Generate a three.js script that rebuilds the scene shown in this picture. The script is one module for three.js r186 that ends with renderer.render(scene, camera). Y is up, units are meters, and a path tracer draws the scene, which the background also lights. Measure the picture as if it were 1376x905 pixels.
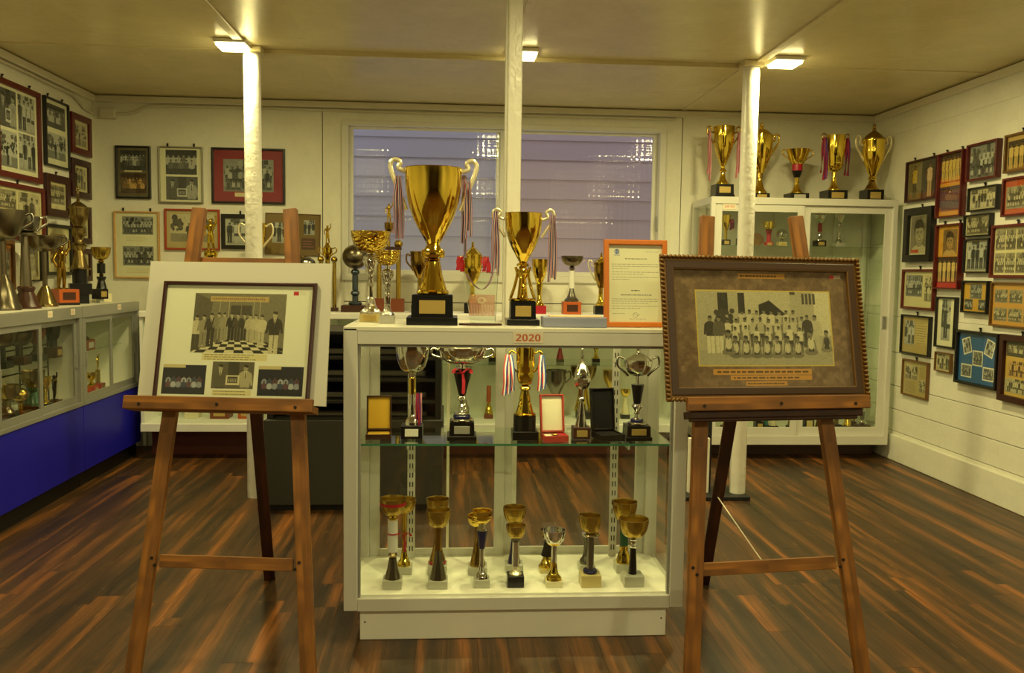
import * as THREE from 'three';
import { RoundedBoxGeometry } from 'three/addons/geometries/RoundedBoxGeometry.js';
import { mergeGeometries, toCreasedNormals } from 'three/addons/utils/BufferGeometryUtils.js';
import { RectAreaLightUniformsLib } from 'three/addons/lights/RectAreaLightUniformsLib.js';

// ------------------------------------------------------------------ camera, light, exposure
const scene = new THREE.Scene();
const camera = new THREE.PerspectiveCamera(42.96, 1376 / 905, 0.05, 60);
camera.position.set(0, 1.2, 0);
camera.rotation.set(-0.0745, -0.0682, 0.0139, 'YXZ');
const renderer = new THREE.WebGLRenderer();
renderer.toneMapping = THREE.LinearToneMapping;
renderer.toneMappingExposure = 0.99;
renderer.shadowMap.enabled = true;
scene.background = new THREE.Color(0.6, 0.6, 0.64);      // dull daylight, reaches only the gap outside the window
scene.backgroundIntensity = 1.0;
RectAreaLightUniformsLib.init();
const LAMP_COLOUR = new THREE.Color(1, 0.872, 0.385), FRONT_COLOUR = new THREE.Color(1, 0.9, 0.47), LAMP_POWER = 380, LAMP_GLOW = 14, LAMP_SIZE = 0.135, CASE_LIGHT = 60;

// room (metres): camera stands at x = 0, z = 0 and looks along -z
const XL = -2.365, XR = 2.914, ZB = -5.86, ZF = 5.2, H = 2.322, T = 0.12;

// ------------------------------------------------------------------ helpers
let seed = 7;
const rnd = () => { seed = (seed * 1664525 + 1013904223) >>> 0; return seed / 4294967296; };
const rr = (a, b) => a + (b - a) * rnd();
const used = {};
function numbered(n) { used[n] = (used[n] ?? -1) + 1; return used[n] ? `${n}_${String(used[n]).padStart(3, '0')}` : n; }
function tag(o, label, category, group) { o.userData = { label, category }; if (group) o.userData.group = group; return o; }
function thing(name, label, category, p = [0, 0, 0], turn = 0, group) {
  const o = new THREE.Group(); o.name = numbered(name); o.position.set(...p); o.rotation.y = turn;
  tag(o, label, category, group); scene.add(o); return o;
}
function part(name, geo, mat, parent, label) {
  const m = new THREE.Mesh(geo, mat); m.name = name; m.castShadow = m.receiveShadow = true;
  if (label) m.userData.label = label;
  parent.add(m); return m;
}
function structure(name) { const g = new THREE.Group(); g.name = name; g.userData.kind = 'structure'; scene.add(g); return g; }
function metreUV(g) {                                         // box mapping in metres
  const p = g.attributes.position, n = g.attributes.normal, uv = g.attributes.uv;
  for (let i = 0; i < p.count; i++) {
    const ax = Math.abs(n.getX(i)), ay = Math.abs(n.getY(i)), az = Math.abs(n.getZ(i));
    if (ax >= ay && ax >= az) uv.setXY(i, p.getZ(i), p.getY(i));
    else if (ay >= az) uv.setXY(i, p.getX(i), p.getZ(i));
    else uv.setXY(i, p.getX(i), p.getY(i));
  }
  return g;
}
function box(w, h, d, x = 0, y = 0, z = 0, bevel = 0.002) {
  const b = Math.min(bevel, w * 0.45, h * 0.45, d * 0.45);
  const g = b > 0.0003 ? new RoundedBoxGeometry(w, h, d, 1, b) : new THREE.BoxGeometry(w, h, d);
  return metreUV(g).translate(x, y, z);
}
const span = (x0, x1, y0, y1, z0, z1, b) => box(Math.abs(x1 - x0), Math.abs(y1 - y0), Math.abs(z1 - z0), (x0 + x1) / 2, (y0 + y1) / 2, (z0 + z1) / 2, b);
function merge(list) {
  const l = list.map((g) => { const h = g.index ? g.toNonIndexed() : g; for (const k of Object.keys(h.attributes)) if (!['position', 'normal', 'uv'].includes(k)) h.deleteAttribute(k); return h; });
  return l.length === 1 ? l[0] : mergeGeometries(l);
}
function bar(a, b, w, d) {                                    // straight wooden bar between two points
  const A = new THREE.Vector3(...a), B = new THREE.Vector3(...b), L = A.distanceTo(B);
  const g = box(w, L, d, 0, 0, 0, 0.003);
  g.applyQuaternion(new THREE.Quaternion().setFromUnitVectors(new THREE.Vector3(0, 1, 0), B.clone().sub(A).normalize()));
  return g.translate((A.x + B.x) / 2, (A.y + B.y) / 2, (A.z + B.z) / 2);
}
function tube(points, r, seg = 24, rad = 8) {
  return new THREE.TubeGeometry(new THREE.CatmullRomCurve3(points.map((p) => new THREE.Vector3(...p))), seg, r, rad);
}
function lathe(points, seg = 32, flat = false) {
  let g = new THREE.LatheGeometry(points.map((p) => new THREE.Vector2(Math.max(p[0], 0.00001), p[1])), seg);
  if (flat) { g = g.toNonIndexed(); g.computeVertexNormals(); return g; }
  return toCreasedNormals(g, 0.6);
}

// ------------------------------------------------------------------ textures
function canvas(w, h, draw, srgb = true) {
  const c = document.createElement('canvas'); c.width = w; c.height = h;
  draw(c.getContext('2d'), w, h);
  const t = new THREE.CanvasTexture(c);
  if (srgb) t.colorSpace = THREE.SRGBColorSpace;
  t.wrapS = t.wrapT = THREE.RepeatWrapping; t.anisotropy = 8;
  return t;
}
function noiseGrid(n) { const a = new Float32Array(n * n); for (let i = 0; i < n * n; i++) a[i] = rnd(); return (x, y) => {
  const xi = Math.floor(x), yi = Math.floor(y), fx = x - xi, fy = y - yi, s = (t) => t * t * (3 - 2 * t), m = (v) => ((v % n) + n) % n;
  const A = a[m(yi) * n + m(xi)], B = a[m(yi) * n + m(xi + 1)], C = a[m(yi + 1) * n + m(xi)], D = a[m(yi + 1) * n + m(xi + 1)];
  return (A + (B - A) * s(fx)) * (1 - s(fy)) + (C + (D - C) * s(fx)) * s(fy); }; }
const N = noiseGrid(64);
const fbm = (x, y) => 0.5 * N(x, y) + 0.27 * N(x * 2 + 9, y * 2 + 3) + 0.15 * N(x * 4 + 5, y * 4) + 0.08 * N(x * 8, y * 8 + 7);
function pixelTexture(w, h, f, srgb = true) {
  const d = new Uint8Array(w * h * 4);
  for (let y = 0; y < h; y++) for (let x = 0; x < w; x++) { const c = f(x / w, y / h, x, y), o = (y * w + x) * 4; d[o] = c[0]; d[o + 1] = c[1]; d[o + 2] = c[2]; d[o + 3] = 255; }
  const t = new THREE.DataTexture(d, w, h); t.magFilter = THREE.LinearFilter; t.minFilter = THREE.LinearMipmapLinearFilter; t.generateMipmaps = true;
  t.wrapS = t.wrapT = THREE.RepeatWrapping; if (srgb) t.colorSpace = THREE.SRGBColorSpace; t.needsUpdate = true; return t;
}
const mix = (a, b, t) => [a[0] + (b[0] - a[0]) * t, a[1] + (b[1] - a[1]) * t, a[2] + (b[2] - a[2]) * t];
const clamp = (v, a = 0, b = 1) => Math.min(b, Math.max(a, v));

// hand-scraped dark floor boards, 1.7 m across by 2 m along the grain
const plankTex = pixelTexture(2048, 1024, (u, v) => {
  const bend = (fbm(u * 8, v * 4) - 0.5) * 0.02;
  const streak = N((u + bend) * 36, v * 2) * 0.6 + N((u + bend) * 72 + 7, v * 4) * 0.4, broad = fbm(u * 8, v * 4 + 8), fine = N(u * 384, v * 16), chips = fbm(u * 64, v * 32 + 30);
  let c = mix([70, 47, 24], [142, 86, 36], clamp((streak - 0.5) * 3.2) * clamp(0.5 + broad * 0.9));
  c = mix(c, [47, 33, 19], clamp((0.42 - streak) * 4));
  c = mix(c, [150, 104, 50], clamp((chips - 0.7) * 5) * 0.5);
  const k = 0.84 + 0.32 * fine; return [c[0] * k, c[1] * k, c[2] * k];
});
function woodTexture(a, b, knots) {
  return pixelTexture(256, 1024, (u, v) => {
    const wob = fbm(u * 2, v * 3) * 0.5, ring = 0.5 + 0.5 * Math.sin((u + wob) * 46), fine = N(u * 90, v * 14), tone = fbm(u * 3 + 11, v * 4 + 2);
    let c = mix(a, b, clamp(ring * 0.35 + tone * 0.75 - 0.1)); const k = 0.86 + 0.28 * fine;
    if (knots) for (const [ku, kv, r] of knots) { const d = Math.hypot((u - ku) * 1.2, (v - kv) * 4) / r; if (d < 1) c = mix([48, 26, 12], c, clamp(d * d)); }
    return [c[0] * k, c[1] * k, c[2] * k];
  });
}
const easelTex = woodTexture([96, 57, 17], [164, 105, 36], [[0.45, 0.31, 0.09], [0.6, 0.78, 0.06]]);
const easelTexAcross = easelTex.clone(); easelTexAcross.rotation = Math.PI / 2; easelTexAcross.needsUpdate = true;
const paintBump = pixelTexture(512, 512, (u, v) => { const k = 255 * fbm(u * 24, v * 24); return [k, k, k]; }, false);
const wallTone = (r, g, b, amt) => pixelTexture(512, 512, (u, v) => { const k = 1 - amt * 0.5 + amt * fbm(u * 8, v * 8) + (N(u * 64, v * 64) - 0.5) * amt * 0.3; return [clamp(r * k, 0, 255), clamp(g * k, 0, 255), clamp(b * k, 0, 255)]; });
const crumple = pixelTexture(256, 256, (u, v) => { let a = 9, b = 9; const n = 12, cx = Math.floor(u * n), cy = Math.floor(v * n); for (let i = -1; i < 2; i++) for (let j = -1; j < 2; j++) { const X = ((cx + i) % n + n) % n, Y = ((cy + j) % n + n) % n, d = Math.hypot(cx + i + N(X + 0.01, Y + 30) - u * n, cy + j + N(X + 31, Y) - v * n); if (d < a) { b = a; a = d; } else if (d < b) b = d; } const k = 255 * clamp(b - a); return [k, k, k]; }, false);
const hammerNormal = pixelTexture(512, 512, (u, v) => {     // diamond patterned window glass: slopes of a quilted relief
  const a = Math.PI * 2 * (u + v) * 8, b = Math.PI * 2 * (u - v) * 8, sa = Math.cos(a) * Math.sin(b), sb = Math.sin(a) * Math.cos(b);
  return [127.5 + 90 * (sa + sb), 127.5 + 90 * (sa - sb), 255];
}, false);

// ------------------------------------------------------------------ materials
const std = (color, roughness = 0.6, metalness = 0, extra = {}) => new THREE.MeshStandardMaterial({ color, roughness, metalness, ...extra });
const phys = (o) => new THREE.MeshPhysicalMaterial(o);
const M = {
  wall: std('#ffffff', 0.62, 0, { map: wallTone(228, 226, 208, 0.05), bumpMap: paintBump, bumpScale: 0.0008 }),
  board: std('#ffffff', 0.55, 0, { map: wallTone(232, 230, 214, 0.05), bumpMap: paintBump, bumpScale: 0.001 }),
  ceiling: phys({ color: '#ffffff', map: wallTone(216, 202, 156, 0.08), roughness: 0.27, bumpMap: paintBump, bumpScale: 0.0006 }),
  trim: std('#dcd6c0', 0.5), gloss_white: std('#efece0', 0.3, 0, { bumpMap: paintBump, bumpScale: 0.0025 }), white: std('#f2f0e8', 0.5),
  plank: std('#ffffff', 0.42, 0, { map: plankTex, bumpMap: plankTex, bumpScale: 0.0006 }), subfloor: std('#1b140e', 0.9),
  aluminium: std('#a6a6a0', 0.42, 0.55), frame_cream: std('#d9d7cb', 0.45), case_grey: std('#d3d1c6', 0.42, 0.08), mount: std('#c8c5b8', 0.6), laminate: std('#dedccb', 0.5), dark_gap: std('#151412', 0.8),
  panel_white: std('#f4f1e2', 0.55), blue: std('#100ea6', 0.5), kick_black: std('#0c0b0b', 0.5), kick_wood: std('#6a3420', 0.5),
  rack: std('#1c1a18', 0.4), rack_box: std('#35342f', 0.55), folder: std('#25221d', 0.45), sheets: std('#4a4438', 0.7), plate: std('#17171a', 0.5),
  easel: std('#ffffff', 0.5, 0, { map: easelTex }), easel_across: std('#ffffff', 0.5, 0, { map: easelTexAcross }),
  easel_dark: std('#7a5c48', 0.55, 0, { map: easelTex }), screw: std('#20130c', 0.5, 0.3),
  gold: std('#e8c850', 0.09, 1), gold_dark: std('#a8883e', 0.17, 1), gold_pale: std('#f0e6c0', 0.25, 0.5), silver: std('#dedcd6', 0.08, 1), gold_hammered: std('#e6c453', 0.1, 1, { bumpMap: crumple, bumpScale: 0.004 }), silver_hammered: std('#dedcd6', 0.1, 1, { bumpMap: crumple, bumpScale: 0.002 }), silver_dark: std('#8d8a80', 0.25, 1),
  bronze: std('#968355', 0.26, 1), pewter: std('#7d7460', 0.28, 1), steel_blue: std('#5b6672', 0.3, 0.9), brass: std('#c2a64e', 0.27, 1),
  black: std('#100f0f', 0.28), wood: std('#7a3c1c', 0.4), wood_dark: std('#40200f', 0.4), orange_wood: std('#b5541c', 0.45), marble: std('#b9b7a6', 0.3), marble_yellow: std('#cdbb7c', 0.3), cream: std('#e4dcb4', 0.4),
  red: std('#a8182a', 0.35), red_box: std('#b03a2c', 0.5), navy: std('#15154a', 0.25), green: std('#1c5038', 0.3), teal: std('#2a6a60', 0.3), white_gloss: std('#e8e6dc', 0.25),
  plaque_gold: std('#cdb066', 0.35, 0.5), plaque_silver: std('#c9c6bb', 0.35, 0.5), plaque_white: std('#eeebdc', 0.5),
  acrylic: phys({ color: '#f4faf4', roughness: 0.05, transmission: 1, thickness: 0, ior: 1.45 }),
  glass: phys({ color: '#f9fcf8', roughness: 0.02, transmission: 1, thickness: 0, ior: 1.5 }),
  shelf_glass: phys({ color: '#f0f8f1', roughness: 0.02, transmission: 1, thickness: 0, ior: 1.5 }), shelf_edge: std('#3f7c62', 0.25),
  window_glass: phys({ color: '#ffffff', roughness: 0.03, transmission: 1, thickness: 0, ior: 1.5, normalMap: hammerNormal, normalScale: new THREE.Vector2(0.045, 0.045) }),
  siding: std('#b9b6c6', 0.7), siding_pink: std('#c2b0b8', 0.7),
  mahogany: std('#5a1712', 0.32), mahogany_dark: std('#36100e', 0.34), frame_black: std('#15120f', 0.35), frame_brown: std('#6b4a22', 0.4), frame_red: std('#a23a1c', 0.4), frame_tan: std('#c79a5c', 0.45), frame_silver: std('#8d8a78', 0.35, 0.5), frame_orange: std('#c66e22', 0.45), frame_gilt: std('#73501f', 0.4, 0.25),
  hook: std('#1c1a16', 0.4, 0.5), velvet_yellow: std('#d6a92c', 0.8), velvet_cream: std('#ece6c8', 0.8), velvet_black: std('#0a0a0c', 0.9), lavender: std('#8d90a8', 0.55), gold_cloth: std('#d8b777', 0.6), cord: std('#e6dcc4', 0.7),
  diffuser: std('#fff8e0', 0.5, 0, { emissive: LAMP_COLOUR, emissiveIntensity: LAMP_GLOW }), lamp_body: std('#e8e4d6', 0.5), conduit: std('#cfc9b2', 0.45), tape_red: std('#b4202a', 0.5),
};
M.window_glass.normalMap.repeat.set(1.7, 1.7);
M.plank.bumpMap = plankTex;
function ribbonMaterial(cols) {
  return std('#ffffff', 0.6, 0, { side: THREE.DoubleSide, map: canvas(32, 8, (c, w, h) => cols.forEach((k, i) => { c.fillStyle = k; c.fillRect((i * w) / cols.length, 0, w / cols.length + 1, h); })) });
}
const RIB = { tri: ribbonMaterial(['#9c1c2c', '#d8d0d2', '#221e58', '#221e58', '#d8d0d2', '#9c1c2c']), bluered: ribbonMaterial(['#9c1f3c', '#9c1f3c', '#4a2a80']), bold: ribbonMaterial(['#c23a40', '#efe8e2', '#39519a']), pink: ribbonMaterial(['#a04a5a', '#c08a90']), red: ribbonMaterial(['#b01c2c', '#b01c2c']) };

// ------------------------------------------------------------------ the room
{
  // floor: boards laid along the room, each its own piece where the camera sees them
  const floor = structure('floor');
  part('subfloor', span(XL - T, XR + T, -0.12, -0.013, ZB - T, ZF + T, 0), M.subfloor, floor);
  part('rear_floor', span(XL, XR, -0.013, 0, -1.7, ZF, 0), M.plank, floor);
  const W = 0.098, rows = Math.ceil((XR - XL) / W);
  for (let i = 0; i < rows; i++) {
    let z = -1.7 + ((i * 0.71) % 1.85);
    const x = Math.min(XL + W * (i + 0.5), XR - W / 2), shift = rnd() * 0.5;
    for (; z > ZB; z -= 1.85) {
      const a = Math.min(z, -1.7), b = Math.max(z - 1.85, ZB); if (a - b < 0.05) continue;
      const g = new THREE.BoxGeometry(W - 0.0006, 0.013, a - b - 0.001), uv = g.attributes.uv, p = g.attributes.position;
      for (let k = 0; k < p.count; k++) uv.setXY(k, (x + p.getX(k)) / 1.7, (z + shift + p.getZ(k)) / 2);
      part('plank', g, M.plank, floor).position.set(x, -0.0065 + (rnd() - 0.5) * 0.0004, (a + b) / 2);
    }
  }
  // ceiling with cover battens
  const ceiling = structure('ceiling');
  part('slab', span(XL - T, XR + T, H, H + T, ZB - T, ZF + T, 0), M.ceiling, ceiling);
  part('batten', span(-1.036, 1.556, H - 0.022, H + 0.004, -4.6, -4.545, 0.004), M.ceiling, ceiling);
  part('batten', span(XL, -1.09, H - 0.004, H + 0.002, -4.6, -4.56, 0.001), M.ceiling, ceiling);
  part('batten', span(1.6, XR, H - 0.004, H + 0.002, -4.6, -4.56, 0.001), M.ceiling, ceiling);
  for (const x of [-1.06, 1.58]) part('batten', span(x - 0.025, x + 0.025, H - 0.012, H + 0.004, -4.55, ZF, 0.004), M.ceiling, ceiling);
  part('batten', span(0.29, 0.33, H - 0.006, H + 0.004, -4.5, ZF, 0.002), M.ceiling, ceiling);
  part('batten', span(1.54, 1.565, H - 0.006, H + 0.004, ZB, -4.6, 0.002), M.ceiling, ceiling);

  const wl = structure('wall_left'); part('panel', span(XL - T, XL, 0, H, ZB - T, ZF + T, 0), M.wall, wl);
  const wf = structure('wall_front'); part('panel', span(XL, XR, 0, H, ZF, ZF + T, 0), M.wood_dark, wf);
  // back wall: sheets with narrow joints around the window
  const wb = structure('wall_back'), g = 0.0025;
  const wx0 = -0.744, wx1 = 1.427, wy0 = 1.16, wy1 = 2.182;
  part('panel', span(XL, -0.885 - g, 0, H, ZB - T, ZB, 0.001), M.wall, wb);
  part('panel', span(-0.885 + g, wx0, 0, H, ZB - T, ZB, 0.001), M.wall, wb);
  part('panel', span(wx1, 1.552 - g, 0, H, ZB - T, ZB, 0.001), M.wall, wb);
  part('panel', span(1.552 + g, XR, 0, H, ZB - T, ZB, 0.001), M.wall, wb);
  part('panel', span(wx0, wx1, wy1, H, ZB - T, ZB, 0.001), M.wall, wb);
  let y0 = 0; for (const y1 of [0.72, 0.99, wy0]) { part('board', span(wx0, wx1, y0 + g, y1 - g, ZB - T, ZB, 0.003), M.wall, wb); y0 = y1; }
  part('joint_backing', merge([span(-0.9, -0.87, 0, H, ZB - T + 0.01, ZB - 0.012, 0), span(1.54, 1.565, 0, H, ZB - T + 0.01, ZB - 0.012, 0), span(wx0, wx1, 0, wy0 - 0.01, ZB - T + 0.01, ZB - 0.03, 0)]), M.dark_gap, wb);
  // right wall: painted horizontal boards
  const wr = structure('wall_right');
  part('backing', span(XR + 0.02, XR + T, 0, H, ZB - T, ZF + T, 0), M.dark_gap, wr);
  const ys = [0, 0.19, 0.335, 0.49, 0.71, 0.95, 1.19, 1.43, 1.67, 1.91, 2.15, H];
  for (let i = 0; i + 1 < ys.length; i++) {
    const gap = i < 5 ? 0.0016 : 0.0003;
    part('board', span(XR + (i % 2) * 0.0012, XR + 0.03, ys[i] + gap, ys[i + 1] - gap, ZB, ZF, i < 5 ? 0.003 : 0.0004), M.board, wr);
  }
  const bb = structure('baseboard_right'); part('board', span(XR - 0.024, XR, 0, 0.17, ZB, ZF, 0.006), M.board, bb);
  const bk = structure('baseboard_back'); part('board', span(XL, XR - 0.024, 0, 0.16, ZB, ZB + 0.022, 0.006), M.board, bk);
  // cornice strips
  const t1 = structure('trim_1'); part('strip', span(XL, XR, H - 0.048, H - 0.006, ZB, ZB + 0.03, 0.006), M.trim, t1);
  const t2 = structure('trim_2'); part('strip', span(XL, XL + 0.03, H - 0.05, H - 0.006, ZB + 0.03, ZF, 0.006), M.trim, t2);
  const t3 = structure('trim_3'); part('strip', span(XR - 0.03, XR, H - 0.05, H - 0.006, ZB + 0.03, ZF, 0.006), M.trim, t3);

  // window: fixed frame, two sliding sashes with diamond patterned glass
  const w = structure('window_1');
  part('outer_frame', merge([span(wx0 - 0.012, wx0 + 0.03, wy0 + 0.02, wy1 - 0.016, ZB - 0.1, ZB + 0.014), span(wx1 - 0.03, wx1 + 0.012, wy0 + 0.02, wy1 - 0.016, ZB - 0.1, ZB + 0.014), span(wx0 - 0.012, wx1 + 0.012, wy1 - 0.016, wy1 + 0.016, ZB - 0.1, ZB + 0.014), span(wx0 - 0.012, wx1 + 0.012, wy0 - 0.025, wy0 + 0.02, ZB - 0.1, ZB + 0.02)]), M.frame_cream, w);
  const mid = 0.31;
  for (const [a, b, z] of [[wx0 + 0.03, mid + 0.03, ZB - 0.03], [mid - 0.03, wx1 - 0.03, ZB - 0.055]]) {
    const s = part('sash', merge([span(a, a + 0.03, wy0 + 0.02, wy1 - 0.016, z - 0.02, z), span(b - 0.035, b, wy0 + 0.02, wy1 - 0.016, z - 0.02, z), span(a + 0.03, b - 0.035, wy0 + 0.02, wy0 + 0.05, z - 0.02, z), span(a + 0.03, b - 0.035, wy1 - 0.034, wy1 - 0.016, z - 0.02, z)]), M.frame_cream, w);
    part('pane', metreUV(new THREE.PlaneGeometry(b - a - 0.06, wy1 - wy0 - 0.08)).translate((a + b) / 2, (wy0 + wy1) / 2, z - 0.01), M.window_glass, s);
  }
  part('latch', span(wx1 - 0.036, wx1 - 0.026, 1.5, 1.6, ZB - 0.05, ZB + 0.004), M.aluminium, w);
  // lapped siding of the building across the gap
  const out = structure('wall_outside');
  for (let i = 0; i < 12; i++) for (const [a, b, m] of [[-2.2, 0.42, M.siding], [0.424, 3.2, M.siding_pink]]) {
    const s = part('siding_board', new THREE.BoxGeometry(b - a, 0.165, 0.034), m, out);
    s.position.set((a + b) / 2, 0.95 + i * 0.152, -6.78); s.rotation.x = -0.1;
  }
}

// ------------------------------------------------------------------ columns and lamps
function column(label, x, z, r, square) {
  const t = thing('column', label, 'column', [x, 0, z]);
  if (square) { part('post', box(r * 2, H, r * 2, 0, H / 2, 0, 0.006), M.gloss_white, t); part('cover_strip', box(0.012, H, 0.03, -r - 0.003, H / 2, 0, 0.002), M.frame_cream, t); }
  else {
    const g = new THREE.CylinderGeometry(r, r, H - 0.03, 28, 60); const uv = g.attributes.uv; for (let i = 0; i < uv.count; i++) uv.setXY(i, uv.getX(i) * 0.4, uv.getY(i) * 3);
    part('pipe', g.translate(0, (H - 0.03) / 2, 0), M.gloss_white, t); part('cap', box(r * 2.6, 0.03, r * 2.6, 0, H - 0.015, 0, 0.004), M.ceiling, t);
  }
}
column('round white column with lumpy gloss paint behind the left easel', -1.036, -4.53, 0.043);
column('square white post rising right behind the glass case labelled 2020', 0.222, -3.3, 0.027, true);
column('round white column standing on a black floor plate behind the right easel', 1.55, -4.5, 0.043);
const lampLabels = { '0,0': 'small square ceiling lamp beside the top of the left column', '1,0': 'small square ceiling lamp seen beside the tall middle post', '2,0': 'small square ceiling lamp beside the top of the right column' };
for (let j = 0; j < 3; j++) for (let i = 0; i < 3; i++) {
  const x = [-1.105, 0.335, 1.7][i] + (j ? 0.1 : 0), z = [-4.42, -2.25, 0.4][j];
  const t = thing('ceiling_lamp', lampLabels[`${i},${j}`] ?? 'square ceiling lamp over the ' + ['left', 'middle', 'right'][i] + (j === 1 ? ' of the open floor before the case, unseen' : ' of the room behind the camera, unseen'), 'lamp', [x, H, z], 0, 'square ceiling lamps');
  part('housing', box(LAMP_SIZE + 0.02, 0.02, LAMP_SIZE + 0.02, 0, -0.01, 0, 0.004), M.lamp_body, t);
  part('diffuser', box(LAMP_SIZE, 0.014, LAMP_SIZE, 0, -0.027, 0, 0.004), M.diffuser, t);
  const l = new THREE.RectAreaLight(j === 2 ? FRONT_COLOUR : LAMP_COLOUR, LAMP_POWER * [1.05, 0.62, 0.95][j], LAMP_SIZE, LAMP_SIZE); l.name = 'lamp_light'; l.position.set(x, H - 0.037, z); l.lookAt(x, 0, z); scene.add(l);
}
{ // wiring along the top of the walls
  const c = thing('conduit', 'thin painted conduit pipe along the top of the back wall', 'pipe', [0, 0, 0]);
  part('pipe', tube([[-2.213, 2.2, ZB + 0.015], [-2.12, 2.205, ZB + 0.015], [-2.02, 2.25, ZB + 0.015], [-1.9, 2.258, ZB + 0.015], [0, 2.258, ZB + 0.015], [1.5, 2.26, ZB + 0.015]], 0.009, 60), M.conduit, c);
  const d = thing('conduit', 'thin painted conduit pipe along the top of the left wall', 'pipe', [0, 0, 0]);
  part('pipe', tube([[XL + 0.015, 2.2, ZB + 0.02], [XL + 0.015, 2.2, -5.7], [XL + 0.015, 2.25, -5.55], [XL + 0.015, 2.256, -5.3], [XL + 0.015, 2.256, -2]], 0.009, 50), M.conduit, d);
  const j = thing('junction_box', 'small painted junction box high in the left back corner', 'junction box', [-2.262, 2.2, ZB]);
  part('box', box(0.095, 0.065, 0.04, 0, 0, 0.02, 0.004), M.trim, j); part('lid', box(0.088, 0.058, 0.004, 0, 0, 0.041, 0.001), M.conduit, j);
}

// ------------------------------------------------------------------ printed photographs
const TONES = { sepia: [[34, 27, 17], [226, 214, 172]], bw: [[24, 24, 24], [214, 212, 200]], warm: [[40, 22, 10], [236, 190, 110]], dark: [[10, 10, 18], [150, 150, 165]] };
const shade = (tone, v) => { const [a, b] = TONES[tone] ?? TONES.sepia; const c = mix(a, b, clamp(v)); return `rgb(${c[0] | 0},${c[1] | 0},${c[2] | 0})`; };
function man(c, x, y, h, o) {                                  // x centre, y feet, h height in pixels
  const S = (v) => shade(o.tone, v), head = h * 0.068, w = h * 0.13;
  const shirt = o.shirtColour ?? S(o.shirt), legs = o.legColour ?? S(o.legs), skin = o.skinColour ?? S(o.skin ?? 0.55);
  c.fillStyle = legs; c.fillRect(x - w * 0.8, y - h * 0.5, w * 0.72, h * 0.5); c.fillRect(x + w * 0.08, y - h * 0.5, w * 0.72, h * 0.5);
  if (o.shorts) { c.fillStyle = S(o.shorts); c.fillRect(x - w * 0.9, y - h * 0.52, w * 1.8, h * 0.2); }
  c.fillStyle = shirt; c.beginPath(); c.moveTo(x - w * 1.15, y - h * 0.8); c.lineTo(x - w * 0.4, y - h * 0.86); c.lineTo(x + w * 0.4, y - h * 0.86); c.lineTo(x + w * 1.15, y - h * 0.8); c.lineTo(x + w * 0.9, y - h * 0.46); c.lineTo(x - w * 0.9, y - h * 0.46); c.fill();
  c.strokeStyle = o.armColour ?? (o.bare ? skin : shirt); c.lineWidth = Math.max(1, w * 0.42); c.beginPath(); c.moveTo(x - w * 1.05, y - h * 0.77); c.lineTo(x - w * (1.2 + 0.2 * rnd()), y - h * 0.5); c.moveTo(x + w * 1.05, y - h * 0.77); c.lineTo(x + w * (1.2 + 0.2 * rnd()), y - h * 0.5); c.stroke();
  if (o.tie) { c.fillStyle = S(0.9); c.beginPath(); c.moveTo(x - w * 0.3, y - h * 0.86); c.lineTo(x + w * 0.3, y - h * 0.86); c.lineTo(x, y - h * 0.66); c.fill(); c.strokeStyle = S(0.05); c.lineWidth = Math.max(1, w * 0.14); c.beginPath(); c.moveTo(x, y - h * 0.84); c.lineTo(x, y - h * 0.68); c.stroke(); }
  c.fillStyle = skin; c.beginPath(); c.ellipse(x, y - h * 0.925, head * 0.82, head * 1.08, 0, 0, 7); c.fill();
  c.fillStyle = o.hairColour ?? S(0.08); c.beginPath(); c.ellipse(x, y - h * 0.965, head * 0.86, head * 0.66, 0, Math.PI, 7); c.fill();
}
function sitter(c, x, y, h, o) {                               // cross-legged in the front row; h total height
  const S = (v) => shade(o.tone, v), w = h * 0.2;
  c.fillStyle = S(o.skin ?? 0.55); c.beginPath(); c.ellipse(x, y - h * 0.1, w * 1.45, h * 0.13, 0, 0, 7); c.fill();
  c.fillStyle = S(0.15); c.fillRect(x - w * 0.6, y - h * 0.26, w * 1.2, h * 0.14);
  c.fillStyle = S(o.shirt); c.beginPath(); c.ellipse(x, y - h * 0.45, w * 0.72, h * 0.25, 0, 0, 7); c.fill(); c.fillStyle = S(0.4); c.fillRect(x - w * 0.2, y - h * 0.72, w * 0.4, h * 0.12);
  c.strokeStyle = S(o.skin ?? 0.55); c.lineWidth = Math.max(1, w * 0.28); c.beginPath(); c.moveTo(x - w * 0.7, y - h * 0.6); c.lineTo(x - w * 1.0, y - h * 0.2); c.moveTo(x + w * 0.7, y - h * 0.6); c.lineTo(x + w * 1.0, y - h * 0.2); c.stroke();
  c.fillStyle = S(o.skin ?? 0.55); c.beginPath(); c.ellipse(x, y - h * 0.84, h * 0.105, h * 0.14, 0, 0, 7); c.fill();
  c.fillStyle = S(0.08); c.beginPath(); c.ellipse(x, y - h * 0.9, h * 0.11, h * 0.09, 0, Math.PI, 7); c.fill();
}
function grain(c, x, y, w, h, tone) { for (let i = 0; i < (w * h) / 14; i++) { c.fillStyle = rnd() < 0.55 ? 'rgba(0,0,0,0.16)' : 'rgba(255,250,220,0.13)'; c.fillRect(x + rnd() * w, y + rnd() * h, 1 + rnd() * 2, 1 + rnd() * 2); } }
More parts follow.
